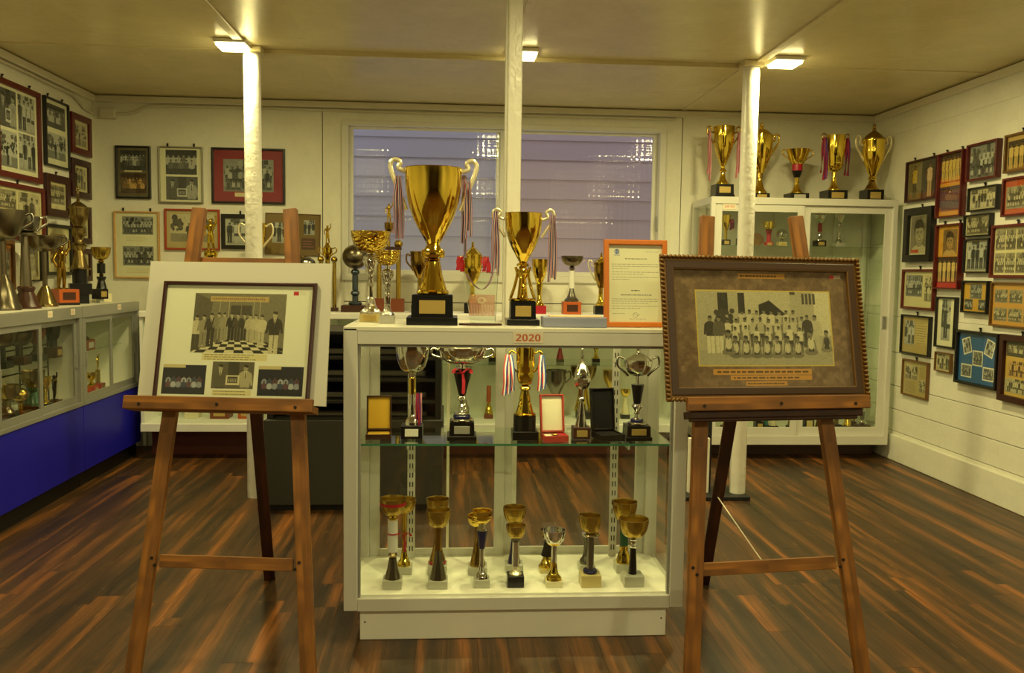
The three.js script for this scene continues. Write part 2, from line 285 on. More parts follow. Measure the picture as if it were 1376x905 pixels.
const KINDS = {
  team(c, w, h, t) {
    const S = (v) => shade(t, v);
    c.fillStyle = S(0.62); c.fillRect(0, 0, w, h); for (let i = 0; i < 9; i++) { c.fillStyle = S(rr(0.1, 0.7)); c.fillRect(rnd() * w, rnd() * h * 0.12, w * rr(0.04, 0.14), h * rr(0.12, 0.36)); }
    c.fillStyle = S(0.55); c.fillRect(0, h * 0.84, w, h * 0.16);
    const n = Math.max(5, Math.round((w / h) * 5.6)), row = (k, feet, hh) => { for (let i = 0; i < n - (k % 2); i++) man(c, w * (0.07 + 0.86 * (i + (k % 2) / 2) / (n - 1)) + rr(-1, 1) * w * 0.008, h * feet, h * hh * rr(0.93, 1.05), { tone: t, shirt: rnd() < 0.6 ? rr(0.7, 0.9) : rr(0.1, 0.4), legs: 0.25, shorts: 0.12, skin: rr(0.3, 0.5), bare: true }); };
    row(0, 0.72, 0.52); row(1, 0.84, 0.5);
    for (let i = 0; i < n; i++) sitter(c, w * (0.1 + 0.8 * i / (n - 1)), h * rr(0.93, 0.96), h * 0.36, { tone: t, shirt: rnd() < 0.6 ? rr(0.7, 0.88) : 0.25, skin: rr(0.32, 0.5) });
  },
  line(c, w, h, t) {
    const S = (v) => shade(t, v); c.fillStyle = S(0.8); c.fillRect(0, 0, w, h); c.fillStyle = S(0.3); for (let i = 0; i < 3; i++) c.fillRect(rnd() * w * 0.8, 0, w * rr(0.1, 0.25), h * rr(0.1, 0.26)); c.fillStyle = S(0.7); c.fillRect(0, h * 0.86, w, h * 0.14);
    const n = Math.max(3, Math.round((w / h) * 4)); for (let i = 0; i < n; i++) man(c, w * (0.12 + 0.76 * i / Math.max(1, n - 1)), h * 0.94, h * rr(0.74, 0.84), { tone: t, shirt: rnd() < 0.5 ? 0.15 : 0.9, legs: rnd() < 0.5 ? 0.12 : 0.8, shorts: 0.2, skin: 0.5, bare: true });
  },
  meet(c, w, h, t) {
    const S = (v) => shade(t, v); c.fillStyle = S(0.32); c.fillRect(0, 0, w, h); c.fillStyle = S(0.15); c.fillRect(w * 0.38, 0, w * 0.26, h * 0.6);
    man(c, w * 0.2, h * 1.62, h * 1.5, { tone: t, shirt: 0.3, legs: 0.2, skin: 0.68, tie: true }); man(c, w * 0.8, h * 1.62, h * 1.5, { tone: t, shirt: 0.72, legs: 0.5, skin: 0.66, tie: true });
    c.fillStyle = S(0.93); c.fillRect(w * 0.34, h * 0.5, w * 0.32, h * 0.36); c.fillStyle = S(0.2); c.fillRect(w * 0.38, h * 0.55, w * 0.24, h * 0.24); c.fillStyle = S(0.7); for (let i = 0; i < 5; i++) c.fillRect(w * (0.4 + i * 0.042), h * 0.62, w * 0.024, h * 0.14);
  },
  group(c, w, h, t) {
    const S = (v) => shade(t, v); c.fillStyle = S(0.12); c.fillRect(0, 0, w, h); c.fillStyle = S(0.3); c.fillRect(0, h * 0.8, w, h * 0.2);
    const n = Math.max(5, Math.round((w / h) * 5)); for (let k = 0; k < 2; k++) for (let i = 0; i < n - k; i++) man(c, w * (0.08 + 0.84 * (i + k * 0.5) / (n - 1)), h * (0.98 + k * 0.1), h * (0.8 - k * 0.12), { tone: t, shirt: rnd() < 0.4 ? 0.85 : rr(0.2, 0.5), legs: 0.15, skin: rr(0.5, 0.72), tie: rnd() < 0.5 });
  },
  portrait(c, w, h, t) {
    const S = (v) => shade(t, v), E = (x, y, a, b, v, r = 0) => { c.fillStyle = S(v); c.beginPath(); c.ellipse(w * x, h * y, w * a, h * b, r, 0, 7); c.fill(); };
    c.fillStyle = S(0.46); c.fillRect(0, 0, w, h); for (let i = 0; i < 8; i++) E(rnd(), rnd() * 0.7, 0.16, 0.1, rr(0.36, 0.52));
    E(0.5, 1.08, 0.5, 0.32, 0.78); c.fillStyle = S(0.5); c.fillRect(w * 0.38, h * 0.6, w * 0.22, h * 0.22);
    E(0.47, 0.36, 0.29, 0.29, 0.1, -0.1); E(0.49, 0.47, 0.235, 0.3, 0.62, -0.08); E(0.26, 0.5, 0.035, 0.06, 0.52); E(0.73, 0.46, 0.03, 0.055, 0.55); E(0.43, 0.23, 0.2, 0.09, 0.1, -0.15); E(0.6, 0.25, 0.12, 0.07, 0.12, 0.3);
    for (const k of [0.395, 0.585]) { E(k, 0.415, 0.06, 0.012, 0.15, -0.08); E(k, 0.445, 0.034, 0.015, 0.14); }
    E(0.5, 0.54, 0.045, 0.03, 0.5); E(0.47, 0.555, 0.012, 0.008, 0.22); E(0.53, 0.553, 0.012, 0.008, 0.22); E(0.36, 0.57, 0.06, 0.05, 0.69); E(0.63, 0.56, 0.06, 0.05, 0.69);
    E(0.5, 0.63, 0.105, 0.028, 0.25); E(0.5, 0.622, 0.08, 0.014, 0.95); E(0.5, 0.73, 0.08, 0.02, 0.54);
  },
  field(c, w, h, t) {
    const S = (v) => shade(t, v); c.fillStyle = S(0.85); c.fillRect(0, 0, w, h); for (let i = 0; i < 60; i++) { c.fillStyle = S(rr(0.08, 0.4)); c.beginPath(); c.arc(w * (i % 2 ? rr(0.6, 1) : rr(0, 0.3)), h * rr(0.1, 0.6), w * rr(0.02, 0.07), 0, 7); c.fill(); }
    c.fillStyle = S(0.55); c.fillRect(0, h * 0.7, w, h * 0.3); man(c, w * 0.42, h * 0.95, h * 0.62, { tone: t, shirt: 0.1, legs: 0.1, skin: 0.6 }); man(c, w * 0.55, h * 0.95, h * 0.56, { tone: t, shirt: 0.9, legs: 0.8, skin: 0.6 });
  },
  night(c, w, h) {
    c.fillStyle = '#17141f'; c.fillRect(0, 0, w, h); c.fillStyle = '#2a2734'; for (let i = 0; i < 6; i++) c.fillRect(0, h * (0.05 + i * 0.06), w, h * 0.015);
    for (let k = 0; k < 2; k++) for (let i = 0; i < 7; i++) man(c, w * (0.14 + 0.12 * i), h * (0.86 + k * 0.14), h * 0.5, { tone: 'dark', shirtColour: ['#8d8f9a', '#3c4258', '#5c3a44', '#a9a9b0'][(i + k * 2) % 4], legs: 0.15, skinColour: '#5a4438', hairColour: '#0a0808' });
  },
  colour(c, w, h, t, o) {
    c.fillStyle = o.bg ?? '#574a3c'; c.fillRect(0, 0, w, h); c.fillStyle = o.floor ?? '#7a5a34'; c.fillRect(0, h * 0.82, w, h * 0.18); const n = o.n ?? 1;
    for (let i = 0; i < n; i++) man(c, w * (n === 1 ? 0.5 : 0.12 + 0.76 * i / (n - 1)), h * 0.95, h * (o.k ?? 0.86), { tone: 'warm', shirtColour: o.shirt ?? '#d9b43c', legColour: o.legs ?? '#6a4a38', skinColour: '#7a4e32', hairColour: '#1c120c', bare: true });
  },
  text(c, w, h, t, o) { c.fillStyle = o.bg ?? 'rgba(0,0,0,0)'; c.fillRect(0, 0, w, h); c.fillStyle = o.ink ?? '#6b5a3a'; const n = o.n ?? 4; for (let i = 0; i < n; i++) { let x = 0.04 * w; while (x < w * (0.7 + 0.25 * rnd())) { const l = w * rr(0.02, 0.08); c.fillRect(x, h * (i + 0.35) / n, l, Math.max(1, h * 0.32 / n)); x += l + w * 0.015; } } },
  plain(c, w, h, t, o) { c.fillStyle = o.bg; c.fillRect(0, 0, w, h); },
};
function art(wm, hm, bg, items, ppm = 700) {                    // items: [kind, x, y, w, h, tone, options] in fractions of the sheet
  return canvas(Math.round(wm * ppm), Math.round(hm * ppm), (c, W, Hh) => {
    c.fillStyle = bg; c.fillRect(0, 0, W, Hh);
    for (const [kind, x, y, w, h, tone = 'sepia', o = {}] of items) {
      c.save(); c.translate((x + w / 2) * W, (y + h / 2) * Hh); if (o.turn) c.rotate(o.turn); c.translate((-w / 2) * W, (-h / 2) * Hh);
      if (o.border) { c.fillStyle = o.border; c.fillRect(-0.02 * W, -0.02 * W, w * W + 0.04 * W, h * Hh + 0.04 * W); }
      c.beginPath(); c.rect(0, 0, w * W, h * Hh); c.clip(); KINDS[kind](c, w * W, h * Hh, tone, o); if (!['text', 'plain'].includes(kind)) grain(c, 0, 0, w * W, h * Hh, tone); c.restore();
    }
  });
}
function moulding(w, h, fw, d) {                              // rectangular frame lying in xy, back at z = 0
  const bevel = Math.min(0.003, fw * 0.3, d * 0.2);
  const s = new THREE.Shape(); s.moveTo(-w / 2, -h / 2); s.lineTo(w / 2, -h / 2); s.lineTo(w / 2, h / 2); s.lineTo(-w / 2, h / 2); s.closePath();
  const o = new THREE.Path(), a = w / 2 - fw, b = h / 2 - fw; o.moveTo(-a, -b); o.lineTo(-a, b); o.lineTo(a, b); o.lineTo(a, -b); o.closePath(); s.holes.push(o);
  return metreUV(new THREE.ExtrudeGeometry(s, { depth: d - 2 * bevel, bevelEnabled: true, bevelThickness: bevel, bevelSize: bevel, bevelOffset: -bevel, bevelSegments: 2 }).translate(0, 0, bevel));
}
function printMat(t) { return std('#ffffff', 0.6, 0, { map: t }); }
function fillFrame(t, w, h, fw, d, mat, texture, hooks = 0) {
  part('moulding', moulding(w, h, fw, d), mat, t);
  part('print', new THREE.BoxGeometry(w - 2 * fw + 0.004, h - 2 * fw + 0.004, 0.004).translate(0, 0, d * 0.35), printMat(texture), t);
  part('glass', new THREE.PlaneGeometry(w - 2 * fw + 0.002, h - 2 * fw + 0.002).translate(0, 0, d * 0.62), M.glass, t);
  const at = hooks === 2 ? [-w * 0.3, w * 0.3] : hooks === 1 ? [0] : [];
  for (const x of at) part('hook', merge([box(0.012, 0.03, 0.004, x, h / 2 + 0.007, 0.006, 0.001), box(0.008, 0.008, 0.012, x, h / 2 + 0.018, 0.008, 0.001)]), M.hook, t);
}
const WALLS = { left: [XL, Math.PI / 2], right: [XR, -Math.PI / 2], back: [ZB, 0] };
function picture(wall, label, along, y, w, h, fw, mat, bg, items, hooks = 0, d = 0.024, lean = 0) {
  const [at, turn] = WALLS[wall];
  const t = thing('framed_photograph', label, 'picture', wall === 'back' ? [along, y, at + 0.001] : [at + (wall === 'left' ? 0.001 : -0.001), y, along], turn);
  if (lean) t.rotation.z = lean;
  fillFrame(t, w, h, fw, d, mat, art(w, h, bg, items), hooks);
  return t;
}
const MAT = '#e6dfc0', OLD = '#b8a574', PAPER = '#d8cc9c';
// left wall
picture('left', 'large mahogany frame holding four black and white photographs, highest on the left wall', -4.856, 1.919, 0.48, 0.51, 0.032, M.mahogany, MAT, [['meet', 0.06, 0.04, 0.4, 0.44, 'bw'], ['line', 0.5, 0.04, 0.44, 0.44, 'bw'], ['field', 0.06, 0.52, 0.4, 0.42, 'bw'], ['line', 0.5, 0.5, 0.44, 0.44, 'bw']], 2);
picture('left', 'thin black frame with a dark photograph above a pale one on the left wall', -5.306, 1.98, 0.305, 0.395, 0.012, M.frame_black, MAT, [['group', 0.1, 0.06, 0.8, 0.36, 'bw'], ['field', 0.1, 0.5, 0.8, 0.4, 'bw']], 2);
picture('left', 'small broad mahogany frame high beside the left back corner', -5.635, 2.025, 0.285, 0.248, 0.04, M.mahogany, PAPER, [['field', 0.1, 0.1, 0.8, 0.8, 'sepia']]);
picture('left', 'small mahogany frame second from the top beside the left back corner', -5.619, 1.75, 0.275, 0.24, 0.04, M.mahogany_dark, PAPER, [['line', 0.12, 0.1, 0.76, 0.8, 'sepia']]);
picture('left', 'mahogany frame with a wide dark mount directly under the thin black frame', -5.297, 1.615, 0.305, 0.246, 0.045, M.mahogany_dark, PAPER, [['team', 0.08, 0.1, 0.84, 0.7, 'sepia']], 1);
picture('left', 'wide mahogany frame with a collage, directly under the large four-photograph frame', -4.843, 1.49, 0.548, 0.3, 0.026, M.mahogany, PAPER, [['team', 0.04, 0.06, 0.4, 0.4, 'sepia'], ['line', 0.48, 0.06, 0.48, 0.86, 'sepia'], ['team', 0.04, 0.52, 0.4, 0.4, 'sepia']], 1);
picture('left', 'black framed yellowed team photograph behind the small gold figure on an orange block', -5.288, 1.298, 0.335, 0.3, 0.02, M.frame_black, PAPER, [['team', 0.16, 0.14, 0.68, 0.66, 'warm']]);
picture('left', 'mahogany frame behind the top of the tall bronze trophy', -5.612, 1.464, 0.27, 0.236, 0.036, M.mahogany_dark, PAPER, [['group', 0.1, 0.1, 0.8, 0.8, 'sepia']]);
picture('left', 'thin black frame partly hidden behind the bell-footed cups', -4.968, 1.231, 0.187, 0.234, 0.009, M.frame_black, PAPER, [['portrait', 0.1, 0.08, 0.8, 0.84, 'sepia']]);
picture('left', 'brown frame with an orange mount at the left edge of the photo', -4.643, 1.202, 0.237, 0.262, 0.02, M.frame_brown, '#b0702c', [['team', 0.1, 0.2, 0.8, 0.6, 'sepia']]);
picture('left', 'mahogany frame low behind the dark plinth of the tall bronze trophy', -5.617, 1.211, 0.247, 0.207, 0.034, M.mahogany_dark, PAPER, [['line', 0.1, 0.1, 0.8, 0.8, 'sepia']]);
// back wall, left of the window
picture('back', 'black frame with two brownish group photographs, leftmost in the upper row of the back wall', -2.112, 1.824, 0.224, 0.344, 0.012, M.frame_black, '#6b5f45', [['group', 0.1, 0.06, 0.8, 0.4, 'bw'], ['group', 0.1, 0.52, 0.8, 0.4, 'warm'], ['plain', 0.22, 0.46, 0.56, 0.03, '', { bg: '#d8cc9c' }]], 0);
picture('back', 'silver edged frame with two black and white photographs of men in suits', -1.806, 1.813, 0.284, 0.369, 0.009, M.frame_silver, MAT, [['group', 0.14, 0.04, 0.74, 0.45, 'bw'], ['meet', 0.14, 0.53, 0.76, 0.43, 'bw']], 2);
picture('back', 'black frame with a maroon mount around a team photograph, behind the left column', -1.368, 1.815, 0.479, 0.366, 0.014, M.frame_black, '#8c2532', [['team', 0.14, 0.18, 0.72, 0.62, 'bw'], ['plain', 0.3, 0.82, 0.4, 0.08, '', { bg: '#d9c9a0' }]]);
picture('back', 'thin tan frame with two team photographs on a pale mount, lowest at far left', -2.096, 1.349, 0.292, 0.441, 0.01, M.frame_tan, MAT, [['team', 0.16, 0.06, 0.72, 0.28, 'bw'], ['text', 0.22, 0.37, 0.6, 0.08, '', { ink: '#cdbf88', n: 3 }], ['team', 0.16, 0.52, 0.72, 0.3, 'bw'], ['text', 0.22, 0.86, 0.6, 0.08, '', { ink: '#cdbf88', n: 3 }]], 2);
picture('back', 'orange-red frame with an old outdoor photograph, behind the left easel top', -1.737, 1.456, 0.357, 0.27, 0.012, M.frame_red, OLD, [['field', 0.08, 0.1, 0.84, 0.72, 'sepia']]);
picture('back', 'wide black frame around a small team photograph, left of the round column', -1.425, 1.447, 0.247, 0.232, 0.028, M.frame_black, MAT, [['line', 0.03, 0.03, 0.94, 0.94, 'bw']], 1);
picture('back', 'brown board with two small photographs, right of the round column', -1.081, 1.435, 0.363, 0.277, 0.004, M.frame_brown, '#7d6334', [['line', 0.12, 0.22, 0.26, 0.5, 'bw'], ['line', 0.7, 0.14, 0.2, 0.36, 'bw'], ['plain', 0.66, 0.58, 0.26, 0.28, '', { bg: '#5a3a26' }], ['text', 0.68, 0.62, 0.22, 0.2, '', { ink: '#9c6a5a', n: 3 }]], 0, 0.014, -0.02);
// right wall
picture('right', 'dark frame with two colour pictures of single players, nearest the corner in the top row', -5.199, 1.811, 0.358, 0.259, 0.012, M.mahogany_dark, '#3a2a1c', [['colour', 0, 0, 0.48, 1, '', { bg: '#7d6f4c', shirt: '#c9a93a', legs: '#4a4436' }], ['colour', 0.48, 0, 0.52, 1, '', { bg: '#3a3228', shirt: '#d8b894', legs: '#c8a070', floor: '#5c2218' }]], 2, 0.03);
picture('right', 'mahogany frame with yellow and purple team photographs one above the other', -4.873, 1.749, 0.255, 0.38, 0.01, M.mahogany, '#d0902c', [['colour', 0, 0, 1, 0.46, '', { bg: '#3c2a22', n: 6, shirt: '#d8b860', legs: '#d8b860', floor: '#b8401c' }], ['colour', 0, 0.52, 1, 0.4, '', { bg: '#4a3140', n: 8, shirt: '#6a3a50', legs: '#5a4450', floor: '#a8522c' }]], 2, 0.04);
picture('right', 'mahogany frame with a pale outdoor team photograph, second column of the right wall top', -4.58, 1.849, 0.274, 0.206, 0.012, M.mahogany, MAT, [['team', 0, 0.0, 1, 1, 'bw']], 0, 0.035);
picture('right', 'small black frame with a row of players, under the pale outdoor team photograph', -4.566, 1.643, 0.264, 0.133, 0.01, M.frame_black, PAPER, [['line', 0.03, 0.05, 0.94, 0.9, 'sepia']], 1, 0.028);
picture('right', 'brown frame with a dark yellow indoor photograph in the upper right corner', -4.268, 1.857, 0.25, 0.199, 0.012, M.frame_brown, '#c9a35c', [['colour', 0.03, 0.14, 0.94, 0.84, '', { bg: '#3a2c18', n: 5, shirt: '#d8b868', legs: '#c8a858', floor: '#8a6034' }]], 1, 0.028);
picture('right', 'red edged frame with a white-shirted team between orange bands', -4.262, 1.63, 0.26, 0.201, 0.012, M.mahogany, '#b5481c', [['team', 0.04, 0.2, 0.92, 0.64, 'sepia']], 0, 0.028);
picture('right', 'black frame with gold inner edge around a large portrait of a smiling man', -5.194, 1.471, 0.315, 0.339, 0.045, M.frame_black, '#c9c0a0', [['portrait', 0.05, 0.05, 0.9, 0.9, 'sepia'], ['plain', 0.08, 0.86, 0.4, 0.08, '', { bg: '#b5431c' }]], 1, 0.04);
picture('right', 'mahogany frame with an orange portrait above five yellow men on red', -4.859, 1.329, 0.255, 0.381, 0.01, M.mahogany, '#b81c20', [['plain', 0, 0, 1, 0.5, '', { bg: '#d59a30' }], ['portrait', 0.2, 0.06, 0.6, 0.42, 'warm'], ['colour', 0, 0.5, 1, 0.42, '', { bg: '#3a1c14', n: 5, shirt: '#d8b868', legs: '#cfae60', floor: '#7a1c18' }]], 2, 0.04);
picture('right', 'small black frame with a crowded team photograph, third down in its column', -4.601, 1.498, 0.245, 0.124, 0.009, M.frame_black, PAPER, [['team', 0.03, 0.05, 0.94, 0.9, 'sepia']], 0, 0.028);
picture('right', 'small black frame with a high-contrast group photograph, fourth down in its column', -4.596, 1.329, 0.228, 0.19, 0.009, M.frame_black, PAPER, [['line', 0.04, 0.04, 0.92, 0.92, 'bw']], 0, 0.028);
picture('right', 'large mahogany frame holding a grid of many small team photographs', -4.27, 1.348, 0.38, 0.281, 0.016, M.mahogany, PAPER, [0, 1, 2, 3].flatMap((i) => [0, 1].map((j) => ['team', 0.03 + i * 0.245, 0.05 + j * 0.48, 0.22, 0.42, 'sepia'])), 1, 0.03);
picture('right', 'thin red-brown frame with an old street team photograph above a wide mount', -5.184, 1.13, 0.372, 0.253, 0.016, M.mahogany, '#cfc494', [['team', 0.06, 0.1, 0.56, 0.6, 'bw'], ['field', 0.7, 0.1, 0.24, 0.72, 'sepia']], 1, 0.026);
picture('right', 'black frame with a grey standing figure beside a column of print', -5.19, 0.843, 0.336, 0.25, 0.011, M.frame_black, '#b49c60', [['line', 0.08, 0.12, 0.36, 0.66, 'bw'], ['text', 0.5, 0.14, 0.44, 0.6, '', { bg: '#c9b478', ink: '#8a7440', n: 9 }]], 1, 0.026);
picture('right', 'thin brown frame with a faded newspaper page, lowest by the glass cabinet', -5.175, 0.568, 0.298, 0.231, 0.01, M.frame_brown, '#b5a068', [['field', 0.08, 0.12, 0.5, 0.42, 'sepia'], ['text', 0.08, 0.6, 0.5, 0.34, '', { ink: '#7a6a40', n: 7 }], ['field', 0.68, 0.5, 0.24, 0.36, 'sepia'], ['text', 0.66, 0.1, 0.28, 0.36, '', { ink: '#7a6a40', n: 8 }]], 1, 0.022);
picture('right', 'tall narrow black frame with a standing player and white mount', -4.863, 0.942, 0.205, 0.303, 0.012, M.frame_black, MAT, [['line', 0.22, 0.02, 0.5, 0.86, 'bw']], 0, 0.026);
picture('right', 'tiny brown frame with a pale group photograph, under the tall narrow frame', -4.872, 0.705, 0.167, 0.116, 0.008, M.frame_brown, PAPER, [['line', 0.05, 0.06, 0.9, 0.88, 'sepia']], 0, 0.022);
picture('right', 'black frame with three photographs on a yellow mount, above the blue collage', -4.589, 1.1, 0.24, 0.182, 0.011, M.frame_black, '#d2a030', [['team', 0.26, 0.06, 0.48, 0.5, 'bw'], ['group', 0.04, 0.58, 0.34, 0.36, 'bw'], ['group', 0.62, 0.58, 0.34, 0.36, 'bw']], 0, 0.028);
picture('right', 'brown frame with two rows of team photographs on orange bands', -4.25, 1.068, 0.39, 0.236, 0.01, M.frame_brown, '#c8923c', [0, 1, 2].flatMap((i) => [0, 1].map((j) => ['team', 0.04 + i * 0.32, 0.14 + j * 0.44, 0.29, 0.32, 'sepia'])), 0, 0.026);
picture('right', 'black frame with five white bordered snapshots pasted on bright blue', -4.538, 0.758, 0.384, 0.305, 0.016, M.frame_black, '#145a9c', [['line', 0.12, 0.12, 0.18, 0.28, 'bw', { border: '#efe8d0', turn: -0.3 }], ['line', 0.7, 0.12, 0.18, 0.28, 'bw', { border: '#efe8d0', turn: 0.3 }], ['team', 0.39, 0.36, 0.22, 0.26, 'bw', { border: '#efe8d0' }], ['team', 0.1, 0.66, 0.24, 0.22, 'bw', { border: '#efe8d0' }], ['team', 0.66, 0.66, 0.24, 0.22, 'bw', { border: '#efe8d0' }]], 1, 0.034);
picture('right', 'tall broad mahogany frame with stacked team photographs, right of the blue collage', -4.185, 0.738, 0.29, 0.352, 0.034, M.mahogany_dark, '#cfa850', [['group', 0.02, 0.0, 0.96, 0.28, 'sepia'], ['line', 0.1, 0.36, 0.8, 0.28, 'warm'], ['line', 0.02, 0.68, 0.96, 0.26, 'sepia']], 1, 0.034);

// ------------------------------------------------------------------ glass case labelled 2020
const CASE = { x0: -0.345, x1: 0.76, z0: -3.13, z1: -2.7, top: 1.025, floor: 0.155, shelf: 0.638 };
{
  const { x0, x1, z0, z1, top, floor, shelf } = CASE, p = 0.044;
  const t = thing('display_case', 'aluminium framed glass display case labelled 2020 full of cups', 'display case', [0, 0, 0]);
  part('plinth', span(-0.296, 0.713, 0, 0.112, z0 + 0.05, z1 - 0.03, 0.003), M.panel_white, t);
  for (const sx of [-0.28, 0.697]) part('screw', new THREE.SphereGeometry(0.003, 8, 6).translate(sx, 0.06, z1 - 0.03), M.screw, t);
  for (const x of [x0, x1 - p]) for (const z of [z0, z1 - p]) part('corner_post', span(x, x + p, 0.108, top - 0.004, z, z + p, 0.003), M.case_grey, t);
  part('top_panel', span(x0, x1, top - 0.014, top, z0, z1, 0.002), M.laminate, t);
  for (const z of [z0 + 0.001, z1 - p + 0.001]) part('top_rail', span(x0 + p, x1 - p, top - 0.056, top - 0.013, z, z + p - 0.002, 0.002), M.case_grey, t);
  for (const x of [x0 + 0.001, x1 - p + 0.001]) part('side_rail', merge([span(x, x + p - 0.002, top - 0.056, top - 0.013, z0 + p, z1 - p, 0.002), span(x, x + p - 0.002, 0.108, 0.148, z0 + p, z1 - p, 0.002)]), M.case_grey, t);
  for (const z of [z0 + 0.001, z1 - p + 0.001]) part('bottom_rail', span(x0 + p, x1 - p, 0.106, 0.148, z, z + p - 0.002, 0.002), M.case_grey, t);
  part('glazing_bead', merge([span(x0 + p, x0 + p + 0.008, 0.15, top - 0.056, z1 - 0.03, z1 - 0.012, 0.001), span(x1 - p - 0.008, x1 - p, 0.15, top - 0.056, z1 - 0.03, z1 - 0.012, 0.001), span(x0 + p + 0.008, x1 - p - 0.008, top - 0.064, top - 0.056, z1 - 0.03, z1 - 0.012, 0.001)]), M.aluminium, t);
  part('floor_panel', span(x0 + 0.02, x1 - 0.02, floor - 0.014, floor, z0 + 0.02, z1 - 0.02, 0.001), M.panel_white, t);
  part('front_pane', new THREE.PlaneGeometry(x1 - x0 - 2 * p, top - 0.056 - 0.148).translate((x0 + x1) / 2, (top - 0.056 + 0.148) / 2, z1 - 0.02), M.glass, t);
  for (const x of [x0 + 0.02, x1 - 0.02]) part('side_pane', new THREE.PlaneGeometry(z1 - z0 - 2 * p, top - 0.204).rotateY(Math.PI / 2).translate(x, (top - 0.056 + 0.148) / 2, (z0 + z1) / 2), M.glass, t);
  // two sliding doors at the back
  for (const [a, b, z] of [[x0 + p, 0.19, z0 + 0.028], [0.184, x1 - p, z0 + 0.014]]) {
    const d = part('sliding_door', merge([span(a, a + 0.036, 0.15, top - 0.056, z - 0.005, z + 0.005, 0.001), span(b - 0.036, b, 0.15, top - 0.056, z - 0.005, z + 0.005, 0.001), span(a + 0.036, b - 0.036, 0.15, 0.182, z - 0.005, z + 0.005, 0.001), span(a + 0.036, b - 0.036, top - 0.09, top - 0.056, z - 0.005, z + 0.005, 0.001)]), M.case_grey, t);
    part('pane', new THREE.PlaneGeometry(b - a - 0.07, top - 0.24).translate((a + b) / 2, (top + 0.092) / 2, z), M.glass, d);
  }
  part('door_edge', span(-0.022, -0.012, 0.185, top - 0.06, z0 + 0.034, z0 + 0.045, 0.001), M.velvet_cream, t);
  for (const x of [-0.149, 0.594]) {
    const s = part('shelf_standard', span(x - 0.014, x + 0.014, 0.155, top - 0.06, z0 + 0.046, z0 + 0.056, 0.001), M.case_grey, t);
    const slots = []; for (let i = 0; i < 22; i++) for (const e of [-0.005, 0.005]) slots.push(new THREE.BoxGeometry(0.0035, 0.019, 0.001).translate(x + e, 0.19 + i * 0.034, z0 + 0.0562));
    part('slot_rows', merge(slots), M.dark_gap, s);
    part('bracket', merge([span(x - 0.003, x + 0.003, shelf - 0.03, shelf - 0.008, z0 + 0.05, z1 - 0.12, 0.001)]), M.case_grey, t);
  }
  part('glass_shelf', span(x0 + 0.03, x1 - 0.03, shelf - 0.007, shelf, z0 + 0.06, z1 - 0.075, 0), M.shelf_glass, t);
  part('shelf_edge', span(x0 + 0.03, x1 - 0.03, shelf - 0.007, shelf, z1 - 0.075, z1 - 0.0735, 0), M.shelf_edge, t, 'green polished edge of the glass shelf');
  part('light_strip', span(x0 + 0.08, x1 - 0.08, top - 0.026, top - 0.015, z1 - 0.062, z1 - 0.05, 0.001), std('#fff8e0', 0.5, 0, { emissive: LAMP_COLOUR, emissiveIntensity: 3 }), t, 'slim light strip under the top, behind the front rail');
  const sl = new THREE.RectAreaLight(LAMP_COLOUR, CASE_LIGHT, x1 - x0 - 0.16, 0.012); sl.name = 'case_light'; sl.position.set((x0 + x1) / 2, top - 0.028, z1 - 0.056); sl.lookAt((x0 + x1) / 2, 0.3, z1 - 0.2); scene.add(sl);
  part('year_label', new THREE.BoxGeometry(0.097, 0.036, 0.001).translate(0.236, 0.995, z1 - 0.0005), printMat(canvas(256, 96, (c, w, h) => { c.fillStyle = '#d8cdb4'; c.fillRect(0, 0, w, h); c.fillStyle = '#b5583c'; c.font = 'bold 84px sans-serif'; c.textAlign = 'center'; c.textBaseline = 'middle'; c.save(); c.translate(w / 2, h / 2 + 3); c.scale(1.16, 1); c.fillText('2020', 0, 0); c.restore(); })), t);
}

// ------------------------------------------------------------------ cabinets along the walls
function glassFront(t, x0, x1, y0, y1, z, frameMat, doors, rail) {   // two sliding glazed doors in a frame facing +z
  const m = (x0 + x1) / 2;
  for (let i = 0; i < doors; i++) {
    const a = x0 + (x1 - x0) * i / doors, b = x0 + (x1 - x0) * (i + 1) / doors, zz = z - (i % 2) * 0.012;
    const d = part('sliding_door', merge([span(a, a + rail, y0, y1, zz - 0.01, zz, 0.001), span(b - rail, b, y0, y1, zz - 0.01, zz, 0.001), span(a + rail, b - rail, y0, y0 + rail * 1.2, zz - 0.01, zz, 0.001), span(a + rail, b - rail, y1 - rail, y1, zz - 0.01, zz, 0.001)]), frameMat, t);
    part('pane', new THREE.PlaneGeometry(b - a - 2 * rail, y1 - y0 - 2.2 * rail).translate((a + b) / 2, (y0 + y1) / 2 + rail * 0.1, zz - 0.005), M.glass, d);
    part('finger_pull', span(i % 2 ? b - rail * 0.75 : a + rail * 0.25, i % 2 ? b - rail * 0.25 : a + rail * 0.75, (y0 + y1) / 2 - 0.04, (y0 + y1) / 2 + 0.04, zz - 0.002, zz + 0.008, 0.002), M.aluminium, d);
  }
}
const tagMat = (text, ink) => printMat(canvas(96, 64, (c, w, h) => { c.fillStyle = '#e6dcc0'; c.fillRect(0, 0, w, h); c.fillStyle = ink; if (text) { c.font = 'bold 34px sans-serif'; c.textAlign = 'center'; c.textBaseline = 'middle'; c.fillText(text, w / 2, h / 2); } else for (let i = 0; i < 6; i++) c.fillRect(16 + i * 11, 16 + rnd() * 6, 4, 30); }));
const pinkTag = tagMat('', '#cf8a7a'), tag2010 = tagMat('2010', '#d08272');
